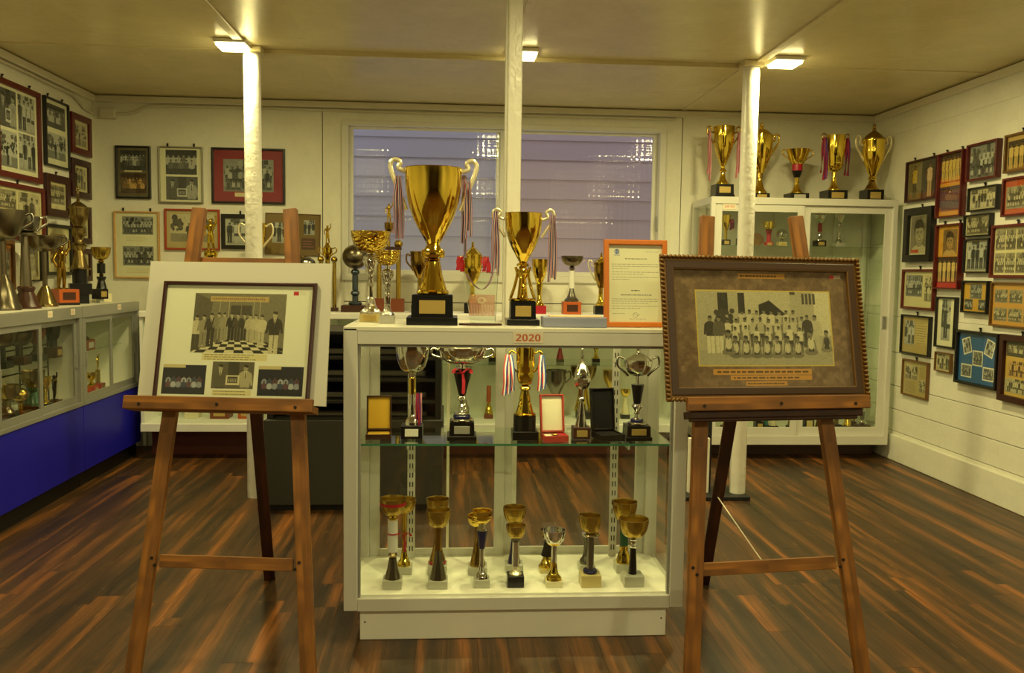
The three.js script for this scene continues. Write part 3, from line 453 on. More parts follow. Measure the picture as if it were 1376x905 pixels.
// counter cabinets on the left, built facing +z and turned to face the room
function counter(label, zc, L, tags, rack) {
  const t = thing('counter_cabinet', label, 'cabinet', [XL + 0.005, 0, zc], Math.PI / 2), D = 0.36, h = 0.985, a = -L / 2, b = L / 2;
  part('kick_board', span(a, b, 0, 0.09, 0.02, D - 0.03, 0.002), M.kick_black, t);
  part('blue_panel', span(a, b, 0.09, 0.448, D - 0.02, D, 0.002), M.blue, t, 'plain royal blue front panel');
  part('carcass', merge([span(a, b, 0.09, 0.105, 0.005, D - 0.021, 0), span(a, a + 0.015, 0.105, h - 0.03, 0.005, D - 0.04, 0), span(b - 0.015, b, 0.105, h - 0.03, 0.005, D - 0.04, 0), span(a + 0.015, b - 0.015, 0.105, h - 0.03, 0.003, 0.012, 0), span(a + 0.015, b - 0.015, 0.46, 0.475, 0.013, D - 0.04, 0)]), M.panel_white, t);
  part('top', span(a, b, h - 0.03, h, 0.003, D - 0.037, 0.002), M.laminate, t);
  part('outer_frame', merge([span(a, a + 0.03, 0.473, h - 0.061, D - 0.036, D + 0.004, 0.002), span(b - 0.03, b, 0.473, h - 0.061, D - 0.036, D + 0.004, 0.002), span(a, b, h - 0.06, h - 0.001, D - 0.036, D + 0.006, 0.002), span(a, b, 0.4495, 0.472, D - 0.036, D + 0.006, 0.002)]), M.aluminium, t);
  glassFront(t, a + 0.03, b - 0.03, 0.473, h - 0.061, D - 0.002, M.aluminium, 2, 0.028);
  part('glass_shelf', span(a + 0.016, b - 0.016, 0.716, 0.722, 0.02, D - 0.1, 0), M.shelf_glass, t);
  if (rack) part('wire_rack', merge([0.53, 0.6, 0.66, 0.78, 0.84, 0.9].map((y) => span(a + 0.3, b - 0.02, y, y + 0.007, 0.188, 0.195, 0.001)).concat([0.1, 0.4].map((x) => span(x, x + 0.007, 0.478, 0.93, 0.196, 0.202, 0.001)))), M.rack, t, 'black wire rack inside');
  for (const x of tags) part('paper_tag', new THREE.BoxGeometry(0.05, 0.032, 0.001).translate(x, h - 0.022, D + 0.0065), pinkTag, t, 'small white paper tag with faded pink figures');
  return t;
}
counter('nearer counter cabinet with glazed doors above a royal blue panel, at the left edge', -4.3, 0.885, [0.075, 0.33], true);
counter('farther counter cabinet with glazed doors above a royal blue panel, in the left corner', -5.165, 0.835, [0.09]);

// low glazed cabinet under the window
const LEDGE = 0.935, BZ = -5.38;
{
  const t = thing('low_cabinet', 'long low glazed cabinet with white top under the window', 'cabinet', [0, 0, 0]), a = -1.93, b = 1.48, back = ZB + 0.024;
  part('kick_board', span(a, b, 0, 0.185, back, BZ - 0.2, 0.002), M.kick_wood, t, 'red-brown wooden kick board');
  part('top', span(a, b, LEDGE - 0.04, LEDGE, back, BZ, 0.006), M.white, t);
  part('base', span(a, b, 0.185, 0.235, back, BZ, 0.003), M.white, t);
  part('back_panel', span(a, b, 0.235, LEDGE - 0.04, back, back + 0.01, 0), M.panel_white, t);
  for (const x of [a, -0.8, 0.34, b - 0.02]) part('upright', span(x, x + 0.02, 0.235, LEDGE - 0.04, back + 0.011, BZ - 0.016, 0.001), M.white, t);
  for (const [x0, x1] of [[a + 0.02, -0.8], [-0.78, 0.34], [0.36, b - 0.02]]) {
    part('glass_shelf', span(x0 + 0.002, x1 - 0.002, 0.607, 0.613, back + 0.014, BZ - 0.05, 0), M.shelf_glass, t);
    part('pane', new THREE.PlaneGeometry(x1 - x0, 0.65).translate((x0 + x1) / 2, 0.565, BZ - 0.01), M.glass, t);
  }
}
// tall cabinet in the right corner
const TALL = { x0: 1.63, x1: 2.862, z: -5.4, top: 1.703 };
{
  const { x0, x1, z, top } = TALL, back = ZB + 0.024, p = 0.03;
  const t = thing('tall_cabinet', 'tall white framed glass cabinet with five big cups on top, right corner', 'cabinet', [0, 0, 0]);
  part('kick_board', span(x0 + 0.02, x1 - 0.02, 0, 0.1, back, -5.56, 0.002), M.wood_dark, t, 'dark brown recessed kick board');
  part('base', span(x0, x1, 0.1, 0.16, back, z, 0.002), M.frame_cream, t);
  part('top', span(x0, x1, top - 0.045, top, back, z, 0.003), M.frame_cream, t);
  part('back_panel', span(x0 + p, x1 - p, 0.16, top - 0.045, back, back + 0.008, 0), M.laminate, t);
  for (const x of [x0, x1 - p]) for (const zz of [back, z - p]) part('corner_post', span(x, x + p, 0.155, top - 0.04, zz, zz + p, 0.002), M.frame_cream, t);
  for (const x of [x0 + 0.015, x1 - 0.015]) part('side_pane', new THREE.PlaneGeometry(z - back - 2 * p, top - 0.205).rotateY(Math.PI / 2).translate(x, (top + 0.115) / 2, (z + back) / 2), M.glass, t);
  glassFront(t, x0 + p, x1 - p, 0.161, top - 0.046, z - 0.008, M.frame_cream, 2, 0.045);
  for (const y of [1.4, 1.02, 0.6]) part('glass_shelf', span(x0 + 0.05, x1 - 0.05, y - 0.006, y, back + 0.02, z - 0.07, 0), M.shelf_glass, t);
  part('standard', merge([span(2.2, 2.22, 0.17, top - 0.05, back + 0.009, back + 0.018, 0.001), span(2.63, 2.65, 0.17, top - 0.05, back + 0.009, back + 0.018, 0.001)]), M.laminate, t);
  part('year_label', new THREE.BoxGeometry(0.085, 0.038, 0.001).translate(x0 + 0.12, top - 0.062, z - 0.0055), tag2010, t, 'pale paper label printed 2010');
}
// black rack behind the left easel
{
  const t = thing('media_rack', 'low black rack with open shelves over a dark grey box, behind the left easel', 'rack', [0, 0, 0]), a = -0.93, b = -0.05, z = -4.24, d = 0.5;
  part('lower_box', span(a, b, 0.03, 0.46, z - d, z, 0.006), M.rack_box, t, 'dark grey lower box');
  part('plinth', span(a + 0.01, b - 0.01, 0, 0.03, z - d + 0.01, z - 0.02, 0.002), M.kick_black, t);
  for (const x of [a + 0.01, b - 0.04]) part('side', span(x, x + 0.03, 0.46, 0.9, z - d, z - 0.03, 0.003), M.rack, t);
  part('back', span(a + 0.04, b - 0.04, 0.46, 0.9, z - d, z - d + 0.012, 0), M.rack, t);
  for (const y of [0.555, 0.665, 0.775, 0.9]) part('shelf', span(a + 0.04, b - 0.04, y - 0.018, y, z - d + 0.014, z - 0.03, 0.003), M.rack, t);
  let k = 0;
  for (const y of [0.461, 0.556, 0.666, 0.776]) for (const [x0, x1] of [[-0.86, -0.5], [-0.46, -0.12]]) {
    k++; const f = thing('folder', ['flat grey folder stack in the bottom slot of the black rack, left half', 'flat grey folder stack in the bottom slot of the black rack, right half', 'flat grey folder stack in the second slot of the black rack, left half', 'flat grey folder stack in the second slot of the black rack, right half', 'flat grey folder stack in the third slot of the black rack, left half', 'flat grey folder stack in the third slot of the black rack, right half', 'flat grey folder stack in the top slot of the black rack, left half', 'flat grey folder stack in the top slot of the black rack, right half'][k - 1], 'folder', [(x0 + x1) / 2, y, z - 0.25], (k % 3 - 1) * 0.03, 'folders lying in the black rack');
    part('cover', box(x1 - x0 - 0.03, 0.03, 0.3, 0, 0.016, 0, 0.004), M.folder, f); part('sheets', box(x1 - x0 - 0.05, 0.02, 0.302, 0, 0.016, 0.002, 0.002), M.sheets, f);
  }
}
// floor plate with two white uprights beside the right column
{
  const t = thing('upright_stand', 'white boards standing on a black floor plate beside the right column', 'stand', [1.4, 0, -4.52]);
  part('base_plate', box(0.38, 0.022, 0.24, 0.0, 0.011, 0.0, 0.003), M.plate, t, 'flat black steel plate');
  part('low_board', box(0.115, 0.3, 0.03, -0.07, 0.172, 0.02, 0.003), M.panel_white, t);
  part('tall_board', box(0.065, 0.5, 0.03, -0.045, 0.272, -0.02, 0.003), M.panel_white, t);
  part('edge_post', box(0.018, 0.5, 0.03, 0.0, 0.272, -0.02, 0.002), M.plate, t, 'thin black post');
}

// ------------------------------------------------------------------ easels and what they carry
function easel(label, x, turn, tilt, u) {
  const t = thing('easel', label, 'easel', [x, 0, u.z ?? -2.43], turn), s = Math.sin(tilt), c = Math.cos(tilt);
  const at = (a, v, n = 0) => [a, v * c + n * s, -v * s + n * c];          // point on the leaning front, n metres before it
  const beam = (name, a, b, w, d, m) => part(name, (() => { const g = bar(a, b, w, d); return g; })(), m, t);
  const lean = (g) => g.rotateX(-tilt);
  for (const [b0, t0] of u.legs) {
    const A = new THREE.Vector3(b0, 0, 0), B = new THREE.Vector3(t0[0], t0[1], 0), L = A.distanceTo(B);
    const g = box(0.044, L, 0.024, 0, L / 2, 0, 0.003).rotateZ(-Math.atan2(B.x - A.x, B.y - A.y)).translate(b0, 0, 0);
    part('leg', lean(g), M.easel, t);
  }
  const [tx0, tx1] = u.tray, ty = u.trayY;
  part('tray_lip', lean(box(tx1 - tx0, 0.04, 0.02, (tx0 + tx1) / 2, ty - 0.02, 0.082, 0.003)), M.easel_across, t);
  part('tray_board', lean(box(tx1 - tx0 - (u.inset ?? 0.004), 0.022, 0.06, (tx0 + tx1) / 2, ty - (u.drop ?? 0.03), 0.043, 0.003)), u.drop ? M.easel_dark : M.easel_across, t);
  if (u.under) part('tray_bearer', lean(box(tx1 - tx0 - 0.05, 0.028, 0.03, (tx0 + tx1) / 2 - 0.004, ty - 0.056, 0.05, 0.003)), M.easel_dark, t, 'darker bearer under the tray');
  const [cx0, cx1] = u.cross; part('crossbar', lean(box(cx1 - cx0, 0.037, 0.018, (cx0 + cx1) / 2, u.crossY, -0.002, 0.002)), M.easel_across, t);
  part('top_rail', lean(box(u.topRail[1] - u.topRail[0], 0.04, 0.018, (u.topRail[0] + u.topRail[1]) / 2, u.topRailY, -0.022, 0.002)), M.easel_across, t);
  const hinge = at((u.topRail[0] + u.topRail[1]) / 2, u.topRailY - 0.03, -0.045);
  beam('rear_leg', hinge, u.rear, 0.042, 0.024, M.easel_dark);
  const sc = [[tx0 + 0.05, ty - 0.026, 0.0925], [(tx0 + tx1) / 2, ty - 0.022, 0.0925], [tx1 - 0.05, ty - 0.026, 0.0925], [cx0 - 0.021, u.crossY + 0.008, 0.0125], [cx0 - 0.01, u.crossY - 0.012, 0.0125], [cx1 + 0.021, u.crossY + 0.008, 0.0125], [cx1 + 0.01, u.crossY - 0.012, 0.0125]];
  for (const [a, b, n] of sc) part('screw', lean(new THREE.CylinderGeometry(0.005, 0.005, 0.003, 10).rotateX(Math.PI / 2).translate(a, b, n)), M.screw, t);
  if (u.cord) part('cord', tube([u.cord[0], u.cord[1]], 0.0022, 8, 6), M.cord, t, 'pale cord from the rear leg to the crossbar');
  return { t, lean, at, z: u.z ?? -2.43 };
}
const eL = easel('wooden easel holding a white board and a narrow framed picture, left', -0.603, -0.12, 0.26, { legs: [[-0.322, [-0.259, 1.44]], [0.199, [0.036, 1.44]]], tray: [-0.395, 0.177], trayY: 0.825, cross: [-0.274, 0.127], crossY: 0.343, topRail: [-0.262, 0.04], topRailY: 1.262, rear: [-0.205, 0.0, -0.85] });
const eR = easel('wooden easel holding a carved gilt frame, right', 0.924, 0.12, 0.22, { z: -2.33, legs: [[-0.247, [-0.108, 1.416]], [0.296, [0.189, 1.424]]], tray: [-0.243, 0.336], trayY: 0.851, inset: 0.03, drop: 0.05, under: true, cross: [-0.202, 0.232], crossY: 0.356, topRail: [-0.125, 0.206], topRailY: 1.2, rear: [0.163, 0.0, -0.86], cord: [[0.116, 0.4, -0.661], [0.01, 0.347, -0.085]] });
function onEasel(name, label, category, e, u, v, n, tilt, x, turn) {
  const t = thing(name, label, category, [0, 0, 0], turn);
  const p = new THREE.Vector3(...e.at(u, v, n)).applyAxisAngle(new THREE.Vector3(0, 1, 0), turn);
  t.position.set(p.x + x, p.y, p.z + e.z); t.rotation.order = 'YXZ'; t.rotation.set(-tilt, turn, 0); return t;
}
{ // left: white board behind, framed picture in front
  const b = onEasel('mount_board', 'large blank white board standing behind the framed picture on the left easel', 'board', eL, -0.098, 1.035, 0.0135, 0.26, -0.603, -0.12);
  const s = new THREE.Shape([[-0.288, -0.214], [0.296, -0.224], [0.286, 0.222], [-0.292, 0.222]].map((p) => new THREE.Vector2(...p)));
  part('sheet', metreUV(new THREE.ExtrudeGeometry(s, { depth: 0.008, bevelEnabled: false })), M.mount, b);
  const f = onEasel('framed_photograph', 'thin dark red frame with a large photograph above three smaller ones, on the left easel', 'picture', eL, -0.092, 1.004, 0.0225, 0.26, -0.603, -0.12);
  const P = 1500, w = 0.482, h = 0.372;
  fillFrame(f, w, h, 0.011, 0.018, M.mahogany_dark, canvas(Math.round(w * P), Math.round(h * P), (c, W, Hh) => {
    c.fillStyle = '#e7e3cc'; c.fillRect(0, 0, W, Hh);
    const hall = (x, y, w2, h2) => {                            // men round a chequered hall
      c.save(); c.translate(x, y); c.beginPath(); c.rect(0, 0, w2, h2); c.clip(); const S = (v) => shade('sepia', v);
      c.fillStyle = S(0.45); c.fillRect(0, 0, w2, h2); c.fillStyle = S(0.3); c.beginPath(); c.moveTo(0, 0); c.lineTo(w2 * 0.2, h2 * 0.12); c.lineTo(w2 * 0.16, h2 * 0.75); c.lineTo(0, h2); c.fill();
      c.fillStyle = S(0.2); for (const k of [0.4, 0.52]) c.fillRect(w2 * k, h2 * 0.2, w2 * 0.11, h2 * 0.16); c.strokeStyle = S(0.75); c.lineWidth = 3; for (const k of [0.28, 0.38, 0.65, 0.72]) { c.beginPath(); c.moveTo(w2 * k, h2 * 0.14); c.lineTo(w2 * k, h2 * 0.78); c.stroke(); }
      c.fillStyle = S(0.95); c.beginPath(); c.moveTo(w2 * 0.2, h2 * 0.78); c.lineTo(w2 * 0.74, h2 * 0.78); c.lineTo(w2 * 0.98, h2); c.lineTo(0, h2); c.fill();
      for (let r = 0; r < 5; r++) for (let k = -5; k < 6; k++) if ((r + k) % 2 === 0) { const y0 = h2 * (0.78 + 0.22 * (r / 5) ** 1.2), y1 = h2 * (0.78 + 0.22 * ((r + 1) / 5) ** 1.2), q = (yy, kk) => w2 * (0.47 + kk * 0.055 * (1 + 1.0 * (yy / h2 - 0.78) / 0.22)); c.fillStyle = S(0.05); c.beginPath(); c.moveTo(q(y0, k), y0); c.lineTo(q(y0, k + 1), y0); c.lineTo(q(y1, k + 1), y1); c.lineTo(q(y1, k), y1); c.fill(); }
      const men = [[0.04, 0.96, 0.58, 0.85, 0.2], [0.12, 0.92, 0.55, 0.6, 0.55], [0.2, 0.9, 0.56, 0.15, 0.12], [0.28, 0.83, 0.5, 0.5, 0.4], [0.34, 0.8, 0.47, 0.6, 0.6], [0.42, 0.79, 0.46, 0.06, 0.06], [0.49, 0.79, 0.45, 0.2, 0.15], [0.56, 0.79, 0.45, 0.12, 0.1], [0.62, 0.82, 0.47, 0.75, 0.7], [0.68, 0.82, 0.47, 0.8, 0.75], [0.75, 0.88, 0.52, 0.85, 0.8], [0.89, 1.02, 0.72, 0.1, 0.85]];
      for (const [mx, my, mh, sh, lg] of men) man(c, w2 * mx, h2 * my, h2 * mh, { tone: 'sepia', shirt: sh, legs: lg, skin: 0.72, tie: sh < 0.3 });
      c.fillStyle = '#b99b62'; c.fillRect(w2 * 0.17, h2 * 0.05, w2 * 0.64, h2 * 0.09); c.fillStyle = '#7a5a34'; for (let i = 0; i < 26; i++) c.fillRect(w2 * (0.2 + i * 0.022), h2 * 0.08, w2 * 0.013, h2 * 0.025);
      c.restore(); grain(c, x, y, w2, h2);
    };
    hall(W * 0.2, Hh * 0.075, W * 0.62, Hh * 0.53);
    const put = (kind, x, y, w2, h2, t, o) => { c.save(); c.translate(x * W, y * Hh); c.beginPath(); c.rect(0, 0, w2 * W, h2 * Hh); c.clip(); KINDS[kind](c, w2 * W, h2 * Hh, t, o ?? {}); c.restore(); };
    put('text', 0.28, 0.61, 0.44, 0.06, '', { bg: '#d9cb98', ink: '#8a7a4c', n: 3 });
    put('night', 0.03, 0.715, 0.29, 0.255); put('meet', 0.36, 0.68, 0.28, 0.235, 'sepia'); put('text', 0.37, 0.925, 0.26, 0.05, '', { bg: '#d9cb98', ink: '#8a7a4c', n: 2 }); put('night', 0.67, 0.715, 0.3, 0.255);
    put('plain', 0.03, 0.71, 0.15, 0.03, '', { bg: '#c9b785' }); put('plain', 0.67, 0.71, 0.15, 0.03, '', { bg: '#c9b785' });
    put('plain', 0.865, 0.05, 0.035, 0.035, '', { bg: '#c01f30' }); put('text', 0.905, 0.05, 0.05, 0.035, '', { ink: '#b8b09a', n: 3 });
  }));
}
{ // right: deep carved frame with a marbled mount
  const w = 0.657, h = 0.443, f = onEasel('framed_photograph', 'carved gilt wooden frame with an old group photograph on a brown marbled mount, right easel', 'picture', eR, 0.044, 1.062, 0.0135, 0.22, 0.924, 0.12);
  f.rotation.z = -0.004;
  part('back_moulding', moulding(w - 0.01, h - 0.01, 0.034, 0.02), M.frame_gilt, f);
  const rope = [], rw = w - 0.012, rh = h - 0.012, per = [[-1, 1, 1, 1], [-1, -1, 1, -1], [-1, -1, -1, 1], [1, -1, 1, 1]];
  for (const [x0, y0, x1, y1] of per) {                         // twisted rope edge: leaning beads along each side
    const L = Math.hypot((x1 - x0) * rw / 2, (y1 - y0) * rh / 2), n = Math.round(L / 0.0135);
    for (let i = 0; i <= n; i++) { const k = i / n; rope.push(new THREE.SphereGeometry(0.0088, 8, 5).scale(1, 0.66, 1).rotateZ(y0 === y1 ? 0.7 : -0.7).translate((x0 + (x1 - x0) * k) * rw / 2, (y0 + (y1 - y0) * k) * rh / 2, 0.022)); }
  }
  part('rope_edge', merge(rope), M.frame_gilt, f, 'carved rope pattern along the outer edge');
  part('inner_moulding', (() => { const g = moulding(w - 0.036, h - 0.036, 0.024, 0.022); return g; })(), std('#3e2613', 0.42), f);
  part('inner_bead', moulding(w - 0.078, h - 0.078, 0.004, 0.021), M.frame_gilt, f);
  const P = 1500, pw = w - 0.084, ph = h - 0.084;
  const tex = canvas(Math.round(pw * P), Math.round(ph * P), (c, W, Hh) => {
    const im = c.createImageData(W, Hh); for (let y = 0; y < Hh; y++) for (let x = 0; x < W; x++) { const n = fbm(x * 0.035, y * 0.035), m = N(x * 0.16, y * 0.16), k = clamp((n - 0.36) * 2.2) * 0.7 + m * 0.3, q = mix([98, 72, 48], [146, 116, 84], k), o = (y * W + x) * 4; im.data[o] = q[0]; im.data[o + 1] = q[1]; im.data[o + 2] = q[2]; im.data[o + 3] = 255; } c.putImageData(im, 0, 0);
    const X = W * 0.128, Y = Hh * 0.182, pw2 = W * 0.762, ph2 = Hh * 0.63, S = (v) => shade('sepia', v);
    c.fillStyle = '#c9ad52'; c.fillRect(X - 6, Y - 6, pw2 + 12, ph2 + 12); c.save(); c.translate(X, Y); c.beginPath(); c.rect(0, 0, pw2, ph2); c.clip();
    c.fillStyle = S(0.72); c.fillRect(0, 0, pw2, ph2); c.fillStyle = S(0.9); c.fillRect(pw2 * 0.88, 0, pw2 * 0.12, ph2 * 0.6); c.fillStyle = S(0.8); c.fillRect(pw2 * 0.3, 0, pw2 * 0.4, ph2 * 0.3);
    c.fillStyle = S(0.06); c.fillRect(pw2 * 0.155, ph2 * 0.02, pw2 * 0.075, ph2 * 0.24); c.fillRect(pw2 * 0.305, ph2 * 0.02, pw2 * 0.05, ph2 * 0.28); c.beginPath(); c.moveTo(pw2 * 0.46, ph2 * 0.34); c.lineTo(pw2 * 0.46, ph2 * 0.18); c.lineTo(pw2 * 0.54, ph2 * 0.12); c.lineTo(pw2 * 0.68, ph2 * 0.34); c.fill(); c.fillStyle = S(0.2); for (let i = 0; i < 4; i++) c.fillRect(pw2 * (0.79 + i * 0.028), ph2 * 0.02, pw2 * 0.018, ph2 * 0.15); c.fillRect(pw2 * 0.7, 0, pw2 * 0.04, ph2 * 0.04);
    c.fillStyle = S(0.15); for (let i = 0; i < 26; i++) { c.beginPath(); c.arc(pw2 * rr(0.14, 0.26), ph2 * rr(0.26, 0.44), pw2 * 0.018, 0, 7); c.fill(); }
    c.fillStyle = S(0.68); c.fillRect(0, ph2 * 0.8, pw2, ph2 * 0.2);
    const row = (n, x0, x1, feet, hh, shirt, o = {}) => { for (let i = 0; i < n; i++) man(c, pw2 * (x0 + (x1 - x0) * i / (n - 1)) + rr(-3, 3), ph2 * feet, ph2 * (hh + rr(-0.02, 0.02)), { tone: 'sepia', shirt: shirt + rr(-0.1, 0.08), legs: 0.3, shorts: 0.12, skin: rr(0.36, 0.52), bare: true, ...o }); };
    row(8, 0.33, 0.72, 0.66, 0.4, 0.82); row(10, 0.22, 0.78, 0.76, 0.4, 0.84); man(c, pw2 * 0.09, ph2 * 0.84, ph2 * 0.5, { tone: 'sepia', shirt: 0.12, legs: 0.92, skin: 0.5 }); man(c, pw2 * 0.155, ph2 * 0.84, ph2 * 0.5, { tone: 'sepia', shirt: 0.3, legs: 0.9, skin: 0.5 }); man(c, pw2 * 0.88, ph2 * 0.84, ph2 * 0.52, { tone: 'sepia', shirt: 0.8, legs: 0.78, skin: 0.5 }); man(c, pw2 * 0.82, ph2 * 0.76, ph2 * 0.44, { tone: 'sepia', shirt: 0.12, legs: 0.12, skin: 0.5 });
    row(7, 0.27, 0.76, 0.84, 0.36, 0.84); for (let i = 0; i < 7; i++) sitter(c, pw2 * (0.27 + 0.078 * i), ph2 * 0.9, ph2 * 0.3, { tone: 'sepia', shirt: 0.84, skin: rr(0.38, 0.5) }); sitter(c, pw2 * 0.22, ph2 * 0.86, ph2 * 0.34, { tone: 'sepia', shirt: 0.85, skin: 0.45 }); sitter(c, pw2 * 0.84, ph2 * 0.86, ph2 * 0.34, { tone: 'sepia', shirt: 0.9, skin: 0.45 }); sitter(c, pw2 * 0.96, ph2 * 0.82, ph2 * 0.3, { tone: 'sepia', shirt: 0.12, skin: 0.5 });
    c.restore(); grain(c, X, Y, pw2, ph2);
    const strip = (x, y, w2, h2, n) => { c.save(); c.translate(x * W, y * Hh); c.beginPath(); c.rect(0, 0, w2 * W, h2 * Hh); c.clip(); KINDS.text(c, w2 * W, h2 * Hh, '', { bg: '#c48a36', ink: '#5a3c14', n }); c.restore(); };
    strip(0.37, 0.025, 0.27, 0.045, 1); strip(0.2, 0.845, 0.56, 0.05, 1); strip(0.295, 0.9, 0.465, 0.04, 1); strip(0.38, 0.95, 0.235, 0.038, 1);
    c.fillStyle = '#c02030'; c.fillRect(W * 0.905, Hh * 0.03, W * 0.024, Hh * 0.03); c.fillStyle = '#b09a86'; c.fillRect(W * 0.93, Hh * 0.03, W * 0.04, Hh * 0.03);
  });
  part('print', new THREE.BoxGeometry(pw, ph, 0.004).translate(0, 0, 0.006), printMat(tex), f);
  part('glass', new THREE.PlaneGeometry(pw - 0.002, ph - 0.002).translate(0, 0, 0.016), M.glass, f);
}

// ------------------------------------------------------------------ trophies
const G = M;                                                    // materials by name
const TY = { // lathe profiles, from the bottom up: [radius, height]
  foot: (R, r, h) => [[0, 0], [R, 0], [R, h * 0.1], [R * 0.9, h * 0.18], [R * 0.62, h * 0.34], [R * 0.4 + r * 0.2, h * 0.58], [r * 1.1, h * 0.84], [r, h], [0, h]],
  bell: (R, r, h) => [[0, 0], [R, 0], [R, h * 0.08], [R * 0.86, h * 0.2], [R * 0.7, h * 0.48], [R * 0.52, h * 0.74], [r * 1.2, h * 0.93], [r, h], [0, h]],
  cone: (R, r, h) => [[0, 0], [R, 0], [R * 0.98, h * 0.06], [R * 0.5 + r * 0.35, h * 0.5], [r, h], [0, h]],
  tube: (r, h) => [[0, 0], [r, 0], [r, h], [0, h]],
  taper: (a, b, h) => [[0, 0], [a, 0], [b, h], [0, h]],
  disc: (r, h) => [[0, 0], [r * 0.9, 0], [r, h * 0.3], [r, h * 0.7], [r * 0.9, h], [0, h]],
  knop: (r, h) => [[0, 0], [r * 0.5, 0], [r * 0.85, h * 0.2], [r, h * 0.5], [r * 0.85, h * 0.8], [r * 0.5, h], [0, h]],
  baluster: (r, h) => [[0, 0], [r * 0.9, 0], [r * 0.9, h * 0.04], [r * 0.45, h * 0.1], [r * 0.4, h * 0.3], [r * 0.62, h * 0.38], [r * 0.4, h * 0.46], [r * 0.55, h * 0.6], [r, h * 0.8], [r * 0.85, h * 0.92], [r * 0.5, h], [0, h]],
  vase: (r, h) => [[0, 0], [r * 0.4, 0], [r * 0.34, h * 0.2], [r * 0.6, h * 0.5], [r, h * 0.8], [r * 0.95, h * 0.93], [r * 0.5, h], [0, h]],
  tall: (R, r, h) => { const p = [[0, 0]]; for (let i = 0; i <= 12; i++) { const k = i / 12; p.push([r + (R - r) * (1 - (1 - k) ** 2.6) ** 1.2, h * k]); } p.push([R * 1.03, h * 1.005], [R * 0.97, h]); for (let i = 11; i >= 1; i--) { const k = i / 12; p.push([(r + (R - r) * (1 - (1 - k) ** 2.6) ** 1.2) * 0.94, h * (k + 0.02)]); } p.push([0, h * 0.08]); return p; },
  round: (R, r, h) => { const p = [[0, 0]]; for (let i = 0; i <= 10; i++) { const k = i / 10; p.push([r + (R - r) * Math.sqrt(1 - (1 - k) ** 2), h * k]); } p.push([R * 0.95, h]); for (let i = 9; i >= 1; i--) { const k = i / 10; p.push([(r + (R - r) * Math.sqrt(1 - (1 - k) ** 2)) * 0.93, h * (k + 0.03)]); } p.push([0, h * 0.12]); return p; },
  flare: (R, r, h) => { const p = [[0, 0]]; for (let i = 0; i <= 10; i++) { const k = i / 10; p.push([r + (R - r) * k ** 0.8, h * k]); } p.push([R * 0.95, h]); for (let i = 9; i >= 1; i--) { const k = i / 10; p.push([(r + (R - r) * k ** 0.8) * 0.92, h * (k + 0.03)]); } p.push([0, h * 0.1]); return p; },
  urn: (R, r, h) => [[0, 0], [r, 0], [R * 0.55, h * 0.16], [R * 0.88, h * 0.42], [R, h * 0.68], [R * 0.96, h * 0.86], [R * 1.04, h * 0.97], [R * 1.04, h], [R * 0.95, h], [R * 0.9, h * 0.7], [0, h * 0.12]],
  ball: (R, h) => { const p = []; for (let i = 0; i <= 14; i++) { const k = -Math.PI / 2 + Math.PI * i / 14; p.push([R * Math.cos(k), h / 2 + (h / 2) * Math.sin(k)]); } return p; },
  lid: (R, h) => [[0, 0], [R * 1.02, 0], [R * 1.02, h * 0.06], [R * 0.9, h * 0.16], [R * 0.62, h * 0.36], [R * 0.3, h * 0.52], [R * 0.14, h * 0.6], [R * 0.2, h * 0.68], [R * 0.12, h * 0.76], [R * 0.16, h * 0.88], [R * 0.05, h], [0, h]],
};
const PART_NAME = { foot: 'foot', bell: 'foot', cone: 'foot', tube: 'stem', taper: 'stem', disc: 'collar', knop: 'knop', baluster: 'stem', vase: 'stem', tall: 'bowl', round: 'bowl', flare: 'bowl', urn: 'bowl', ball: 'ball', lid: 'lid' };
function ribbonGeo(points, w, phase) {                          // folded strip along a curve
  const c = new THREE.CatmullRomCurve3(points.map((p) => new THREE.Vector3(...p))), n = 22, pos = [], uv = [], idx = [];
  for (let i = 0; i <= n; i++) { const p = c.getPoint(i / n), a = phase + Math.sin(i * 0.31 + phase) * 0.5, dx = Math.cos(a) * w / 2, dz = Math.sin(a) * w / 2; pos.push(p.x - dx, p.y, p.z - dz, p.x + dx, p.y, p.z + dz); uv.push(0, i / n, 1, i / n); if (i < n) idx.push(i * 2, i * 2 + 1, i * 2 + 2, i * 2 + 1, i * 2 + 3, i * 2 + 2); }
  const g = new THREE.BufferGeometry(); g.setAttribute('position', new THREE.Float32BufferAttribute(pos, 3)); g.setAttribute('uv', new THREE.Float32BufferAttribute(uv, 2)); g.setIndex(idx); g.computeVertexNormals(); return g;
}
